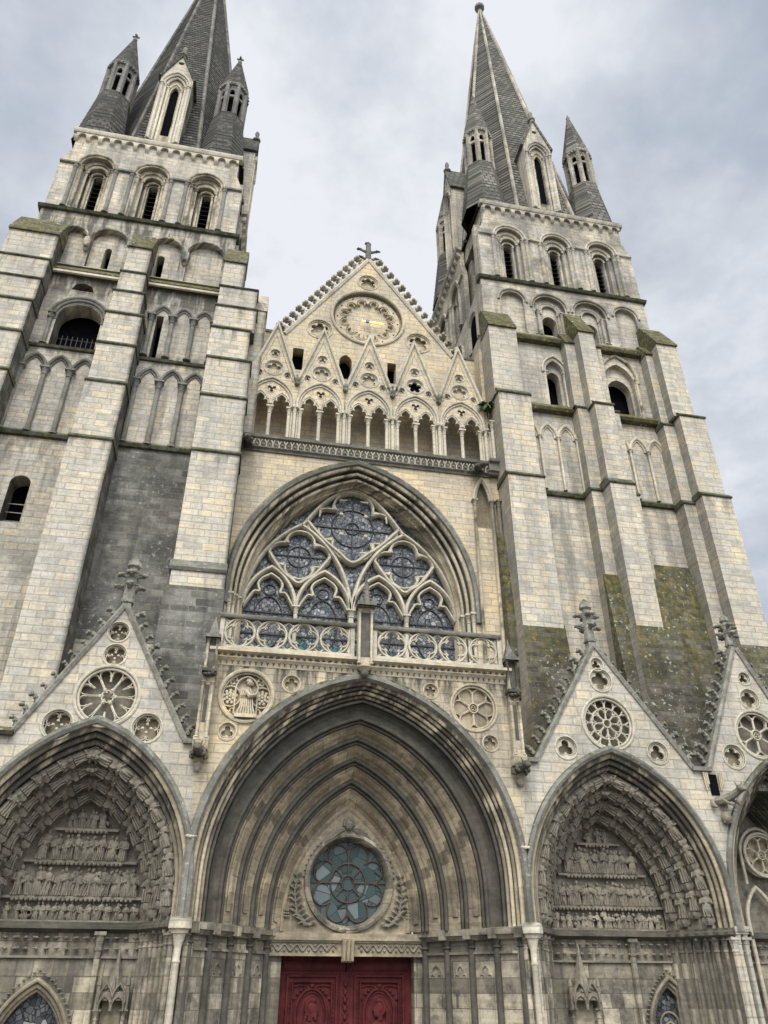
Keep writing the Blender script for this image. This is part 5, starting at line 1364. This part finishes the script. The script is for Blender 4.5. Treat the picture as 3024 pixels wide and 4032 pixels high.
            zb = 16.6 if xs[0][0] > -8 else 6
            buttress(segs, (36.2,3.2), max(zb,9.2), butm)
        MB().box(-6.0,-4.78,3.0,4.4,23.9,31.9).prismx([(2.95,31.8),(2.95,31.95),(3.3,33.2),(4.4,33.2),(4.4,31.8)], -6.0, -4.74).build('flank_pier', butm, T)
        MB().prismx([(1.72,16.45),(1.66,16.56),(1.78,16.9),(3.3,16.9),(3.3,16.45)], -7.25, -5.12).build('string_course', M_['lich'], T)
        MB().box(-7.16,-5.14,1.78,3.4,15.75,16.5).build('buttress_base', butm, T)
        mb = MB(); mb.prismx([(1.74,15.8),(1.66,15.6),(1.3,9.2),(3.3,9.2),(3.3,15.8)], -7.3, -5.1); mb.build('battered_foot', M_['darkbay'], T)
    # ---- spire
    ap, zb, zt = 4.5, 43.95, 79.3 if R else 77.2
    tx, ty_ = (11.05, 8.05) if R else (-12.1, 8.05)
    oc = []
    Rr = ap/cos(PI/8)
    def ring(z, grow=0):
        t = (z-zb)/(zt-zb); return [(lerp(cx,tx,t)+(Rr*(1-t)+grow)*cos(PI/8+PI/4*k), lerp(cy,ty_,t)+(Rr*(1-t)+grow)*sin(PI/8+PI/4*k), z) for k in range(8)]
    mb = MB(); nz_ = 100; rows = []
    for i in range(nz_):
        z = lerp(zb, zt-.25, i/nz_); z2 = lerp(zb, zt-.25, (i+1)/nz_)
        rows.append(ring(z, .07)); rows.append(ring(z2-.03, .05)); rows.append(ring(z2, 0))
    mb.loft(rows, True); spo = mb.build('spire', sp, T, smooth=False)
    for k in range(8):
        mb = MB(); P = [ring(lerp(zb,zt-.3,i/10), .07)[k] for i in range(11)]; mb.tube(P, [.13]*9+[.1,.06], 6); mb.build('rib', M_['rightup'] if R else M_['darkbay'], spo)
    mb = MB(); mb.lathe(tx,ty_,[(.16,zt-.7),(.18,zt-.3),(.42,zt-.1),(.46,zt+.2),(.3,zt+.5),(.08,zt+.6),(.05,zt+1.1)],10); mb.build('finial', M_['lich'], spo)
    # sloping stone skirt between square top and spire
    mb = MB(); sq = [(X0+.2,FY+.15),(X1-.2,FY+.15),(X1-.2,12.85),(X0+.2,12.85)]
    mb.loft([[(x,y,43.9) for x,y in sq],[(lerp(x,cx,.12),lerp(y,cy,.12),44.5) for x,y in sq]], True); mb.add([(lerp(x,cx,.12),lerp(y,cy,.12),44.5) for x,y in sq],[(0,1,2,3)]); mb.build('skirt', M_['talus'], spo)
    # ---- corner pinnacles
    pins = [(7.95,4.4,57.4),(15.25,4.5,57.4),(7.95,11.7,57.4),(15.3,11.7,57.4)] if R else [(-15.3,4.35,56.2),(-8.45,4.35,56.0),(-8.3,11.7,56.0)]
    for (px, py, pt) in pins:
        z1, z2 = 48.7, 52.3 if R else 51.9
        o8 = lambda r, z, x=px, y=py: [(x+r/cos(PI/8)*cos(PI/8+PI/4*k), y+r/cos(PI/8)*sin(PI/8+PI/4*k), z) for k in range(8)]
        sq8 = lambda h, z, x=px, y=py: [(x+h*q[0], y+h*q[1], z) for q in ((1,.42),(.42,1),(-.42,1),(-1,.42),(-1,-.42),(-.42,-1),(.42,-1),(1,-.42))]
        mb = MB(); bx, by = px+(px-cx)*.06, py+(py-cy)*.06; rows = []
        for i in range(12):
            t = i/12; a = sq8(1.35,lerp(43.9,z1,t)); b = o8(.88,lerp(43.9,z1,t)); c = [tuple(Vector(p).lerp(Vector(q),t)) for p,q in zip(a,b)]
            rows.append([(x+(x-px)*.05,y+(y-py)*.05,z) for x,y,z in c]); rows.append([(x,y,z+.36) for x,y,z in c])
        rows.append(o8(.9,z1)); mb.loft(rows, True); base = mb.build('corner_pinnacle', sp, T, smooth=False)
        mb = MB(); mb.lathe(px,py,[(.92,z1-.05),(1.0,z1+.05),(.95,z1+.15),(.8,z1+.2)],8,.5)
        for k in range(8):
            a = PI/8+PI/4*k; x, y = px+.86*cos(a), py+.86*sin(a)
            mb.lathe(x,y,[(.16,z1),(.14,z1+.3),(.14,z2-.3),(.17,z2)],6)
            a2 = PI/4*k; n_ = (cos(a2), sin(a2)); t_ = (-sin(a2), cos(a2))
            Tm = lambda p, n_=n_, t_=t_: (px+n_[0]*(.80-p[1])+t_[0]*p[0], py+n_[1]*(.80-p[1])+t_[1]*p[0], p[2])
            m2 = MB(Tm); m2.panel(rect(-.34,.34,z1+.1,z2), [arch(0,.15,z2-.72,.26,6,z2-1.05), rect(-.15,.15,z1+.25,z2-1.25)], 0, .12, back=True); b = len(mb.v); mb.v += m2.v; mb.f += [tuple(b+q for q in f) for f in m2.f]
        mb.lathe(px,py,[(.9,z2-.05),(1.02,z2+.05),(1.02,z2+.16),(.9,z2+.22)],8,.5)
        for k in range(8):
            for j in (-1,0,1):
                a = PI/4*k+j*.22; mb.ball((px+.95*cos(a),py+.95*sin(a),z2-.12),.09,nu=5,nv=4)
        mb.build('lantern', M_['rightup'] if R else M_['leftdark'], base)
        MB().lathe(px,py,[(.5,z1),(.5,z2)],8).build('dark_inside', M_['void'], base)
        mb = MB(); rows = []
        for i in range(16):
            t = i/16; rows.append(o8(lerp(.92,.07,t),lerp(z2+.2,pt,t))); rows.append(o8(lerp(.90,.07,t),lerp(z2+.2,pt,t+.05)))
        mb.loft(rows, True); mb.build('spirelet', sp, base, smooth=False)
        mb = MB(); mb.lathe(px,py,[(.07,pt-.3),(.13,pt-.1),(.15,pt+.1),(.05,pt+.2),(.03,pt+.5)],7)
        if not R:
            for a in (0,PI/2): mb.tube([(px-.22*cos(a),py-.22*sin(a),pt+.42),(px+.22*cos(a),py+.22*sin(a),pt+.42)],.06,5)
            mb.ball((px,py,pt+.62),.09,nu=6,nv=4)
        mb.build('finial', M_['lich'], base)
    # ---- lucarnes (gabled spire lights) on the front and on the inner side
    def lucarne(Tm, u, zt_):
        z0, ze = 43.95, 50.6
        mk_ = lambda: MB(Tm)
        mb = mk_(); hw = .95
        outl = [(u-hw,z0),(u-hw,ze),(u,zt_),(u+hw,ze),(u+hw,z0)]
        mb.panel(outl, [arch(u,.66,49.9,1.05,10,z0+.2), circle(u,52.35,.17,12)], -.12, 2.3, rev=.1)
        L = mb.build('lucarne', M_['right'] if R else M_['left'], T)
        mb = mk_(); mb.panel(arch(u,.68,49.9,1.05,10,z0), [arch(u,.25,49.3,.6,8,z0+1.0)], .06, .24); mb.build('inner_order', M_['wmould'], L)
        mb = mk_(); mb.fill(arch(u,.3,49.4,.7,8,z0+.9), .23); mb.fill(circle(u,52.35,.2,12), .1); mb.build('dark_inside', M_['void'], L, smooth=False)
        mb = mk_()
        for o_, d_ in ((.16,-.2),(.04,-.12),(-.12,-.02)): mb.sweep(arch(u,.66+o_,49.9,1.05+o_*1.2,10,49.8), bead(.08,0,d_))
        mb.sweep(arch(u,.38,49.5,.75,10,49.4), bead(.07,0,.06))
        for d in (-1,1):
            for off, dd in ((.80,-.14),(.60,-.04),(.40,.05)): mb.column(u+d*off,dd,z0+.2,49.9-.2*(off < .5),.085,.26,7,1.4)
        mb.build('shafts', M_['trac'] if not R else M_['right'], L)
        mb = mk_(); mb.sweep([(u-hw-.05,ze),(u,zt_),(u+hw+.05,ze)], [(-.04,-.2),(.1,-.22),(.14,-.12),(.14,2.6),(-.04,2.6)]); mb.build('coping', sp, L)
        mb = mk_(); mb.ball((u,0,zt_+.2),.28,.3,.22,8,5); mb.lathe(u,0,[(.16,zt_+.3),(.1,zt_+.6),(.16,zt_+.85),(.14,zt_+1.05),(.04,zt_+1.25)],7); mb.build('finial', M_['lich'], L)
    lx = 11.55 if R else -11.75
    lucarne(lambda p: (p[0], FY+p[1], p[2]), lx, 53.7 if R else 53.2)
    if R: lucarne(lambda p: (X0+p[1], p[0], p[2]), cy, 53.7)
    else: lucarne(lambda p: (X1-p[1], p[0], p[2]), cy, 53.2)
    fix_children(T); return T
tower(-1, 'left bell tower with many ledged buttresses, soot black bays and a darker spire')
tower(1, 'right bell tower with mossy buttress feet and grey spire ending in a ball finial')

# ================================================================== porch roofs, outer wall, gutters
rw = thing('porch_roof', 'low stone roof strip behind the porch gables at the tower feet', 'roof', (10, 2, 9.2))
MB().box(5.35,18.0,.5,3.25,9.1,9.35).build('roof_slab', M_['talus'], rw); fix_children(rw)
rl = thing('porch_roof', 'low stone roof strip behind the left porch gable', 'roof', (-10, 2, 9.2))
MB().box(-18.0,-5.35,.5,3.25,9.1,9.35).build('roof_slab', M_['talus'], rl); fix_children(rl)
side_w = thing('porch_wall', 'plain pale wall with a mossy ledge at the left picture edge', 'wall', (-14.5, 0, ZB))
MB().box(-18,-11.9,.02,.5,ZB,9.5).build('masonry', M_['side'], side_w)
MB().prismx([(.5,9.5),(-.2,9.5),(-.25,9.6),(.1,9.8),(.5,9.8)], -18, -10.75).build('mossy_ledge', M_['talus'], side_w)
for k in range(4): MB().column(-11.95-.14*k,-.05,ZB,9.2-.4*k,.055,.2,8,1.3).build('shaft', M_['jamb'], side_w)
fix_children(side_w)
gw = thing('gutter_spout', 'winged stone gargoyle spout under a dark gutter hole between the two right porches', 'gargoyle', (12.45, 0, 8.4))
MB().box(12.2,12.52,-.03,.02,8.75,9.45).build('gutter_hole', M_['void'], gw)
mb = MB()
for k in range(3): mb.tube([(12.0+.07*k,-.08,9.5),(12.03+.06*k,-.08,8.9+.1*k)],.03,5); mb.tube([(12.6+.07*k,-.08,9.5),(12.57+.06*k,-.08,8.9+.1*k)],.03,5)
mb.build('reeded_bracket', M_['carve'], gw)
g_ = gargoyle(gw, 12.35, -.05, 8.55, .6, M_['relief'], 'gargoyle_beast', dx=.55, s=.85, down=-.3)
mb = MB(); mb.ball((12.5,-.12,8.0),.17,.2,.22,8,6); leafy(mb,(12.5,-.15,7.85),.16,6,1); mb.build('head_corbel', M_['relief'], gw)
fix_children(gw)

# ================================================================== plants on the ledges
def fern(label, x, y, z, r, n, seed, grp=None):
    rnd = random.Random(seed); mb = MB()
    for i in range(n):
        a = 2*PI*rnd.random(); L = r*(.6+.6*rnd.random()); up = .3+.7*rnd.random()
        P = [(x+L*t*cos(a), y+L*t*sin(a)*.8, z+L*(up*t*1.3-1.35*t*t)) for t in (0,.25,.5,.75,1)]
        for j in range(4):
            w = r*.10*(1-j/4.6); p, q = Vector(P[j]), Vector(P[j+1]); sd = Vector((-sin(a),cos(a),.2))*w
            for s in (-1,1): mb.add([tuple(p), tuple(q), tuple(q+sd*s*1.3+Vector((0,0,.02))), tuple(p+sd*s*1.6)], [(0,1,2,3)])
    o = mb.build('fern', M_['leaf'], None, smooth=False); o['label'] = label; o['category'] = 'plant'
    if grp: o['group'] = grp
fern('drooping fern clump growing at the right end of the gablet row, beside the right tower', 6.45, 3.0, 27.55, .55, 60, 1, 'ferns on the stone ledges')
fern('small fern tuft in the valley between the third and fourth gablets', 1.66, 3.1, 28.0, .3, 36, 2, 'ferns on the stone ledges')
fern('small fern tuft in the valley left of the rightmost gablet', 3.96, 3.1, 27.85, .26, 30, 3, 'ferns on the stone ledges')
fern('tiny fern tuft in the valley between the leftmost two gablets', -2.97, 3.1, 27.85, .24, 26, 4, 'ferns on the stone ledges')
fern('green weed tuft on the left slope of the wheel rosette gable', -10.3, .1, 10.55, .25, 26, 5, 'ferns on the stone ledges')

# ================================================================== ground
def struct(mb, name, mat):
    o = mb.build(name, mat, None, smooth=False); o['kind'] = 'structure'; return o
struct(MB().add([(-400,-13,ZB),(400,-13,ZB),(400,400,ZB),(-400,400,ZB)],[(0,1,2,3)]), 'ground', M_['ground'])
mb = MB()
for k in range(12): mb.box(-60,60,-13.4-.36*(k+1)-40*(k == 11),-13.4-.36*k,ZB-.5,ZB+.167*(k+1))
struct(mb, 'steps', M_['ground'])
struct(MB().add([(-400,-400,1.4),(400,-400,1.4),(400,-57,1.4),(-400,-57,1.4)],[(0,1,2,3)]), 'street', M_['ground'])

# ================================================================== sky, sun, camera
w = bpy.data.worlds.new('World'); S.world = w; w.use_nodes = True; nt = w.node_tree; g = G(nt)
bg = nt.nodes['Background']
sky = node(nt, 'ShaderNodeTexSky', sky_type='NISHITA'); sky.sun_disc = False
EL, AZ = 52, 200                                   # sun behind thin cloud, high in front of the church
sky.sun_elevation = math.radians(EL); sky.sun_rotation = math.radians(AZ)
tc = node(nt, 'ShaderNodeTexCoord'); dirv = tc.outputs['Generated']
sx = node(nt, 'ShaderNodeSeparateXYZ'); g.L(dirv, sx.inputs[0])
iz = g.math('MAXIMUM', g.math('ADD', sx.outputs[2], .25), .12)
pl = g.comb(g.math('DIVIDE', sx.outputs[0], iz), g.math('DIVIDE', sx.outputs[1], iz), .37)   # cloud deck seen in perspective
n1 = g.noise(pl, 1.7, 8, .58); n2 = g.noise(pl, 4.2, 8, .6)
cl = g.math('ADD', g.math('MULTIPLY', n1, .75), g.math('MULTIPLY', n2, .25))
cc = g.ramp(cl, [(.38, (2.9,3.3,3.9)), (.455, (3.7,4.05,4.65)), (.52, (4.7,4.98,5.45)), (.60, (6.3,6.45,6.8))])
west = node(nt, 'ShaderNodeMapRange'); g.L(sx.outputs[1], west.inputs[0])
west.inputs[1].default_value = .25; west.inputs[2].default_value = -.7; west.inputs[3].default_value = 1.0; west.inputs[4].default_value = 6.0
hi = node(nt, 'ShaderNodeMapRange'); g.L(sx.outputs[2], hi.inputs[0]); hi.inputs[1].default_value = .12; hi.inputs[2].default_value = .62; hi.inputs[3].default_value = .12; hi.inputs[4].default_value = 1.0
wf = g.math('ADD', 1.0, g.math('MULTIPLY', g.math('SUBTRACT', west.outputs[0], 1.0), hi.outputs[0]))
cw = node(nt, 'ShaderNodeVectorMath', operation='SCALE'); g.L(cc, cw.inputs[0]); g.L(wf, cw.inputs['Scale'])
mx = g.mix(.93, sky.outputs[0], cw.outputs[0])
g.L(mx, bg.inputs['Color']); bg.inputs['Strength'].default_value = .1

sun = bpy.data.lights.new('Sun', 'SUN'); sun.energy = 2.0; sun.angle = math.radians(25); sun.color = (1,.95,.87)
so = bpy.data.objects.new('sun_lamp', sun); COL.objects.link(so)
# Nishita: rotation measured from +Y towards +X
d = Vector((sin(math.radians(AZ))*cos(math.radians(EL)), cos(math.radians(AZ))*cos(math.radians(EL)), sin(math.radians(EL))))
so.rotation_euler = d.to_track_quat('Z', 'Y').to_euler()

cam = bpy.data.cameras.new('Camera'); co = bpy.data.objects.new('camera', cam); COL.objects.link(co); S.camera = co
cam.sensor_fit = 'VERTICAL'; cam.sensor_height = 24; cam.sensor_width = 18; cam.lens = 24*1661/2212; cam.clip_end = 2000
R3 = ((.98084185,-.10425033,-.16456347),(-.19479922,-.51798318,-.83291457),(.00159051,.84901431,-.52836746))
co.matrix_world = Matrix.Translation((-4.3,-25,3.0)) @ Matrix(R3).to_4x4()
S.view_settings.view_transform = 'Standard'; S.view_settings.look = 'None'; S.view_settings.exposure = .5; S.view_settings.gamma = 1
S.render.engine = 'CYCLES'; S.cycles.max_bounces = 5; S.cycles.diffuse_bounces = 3
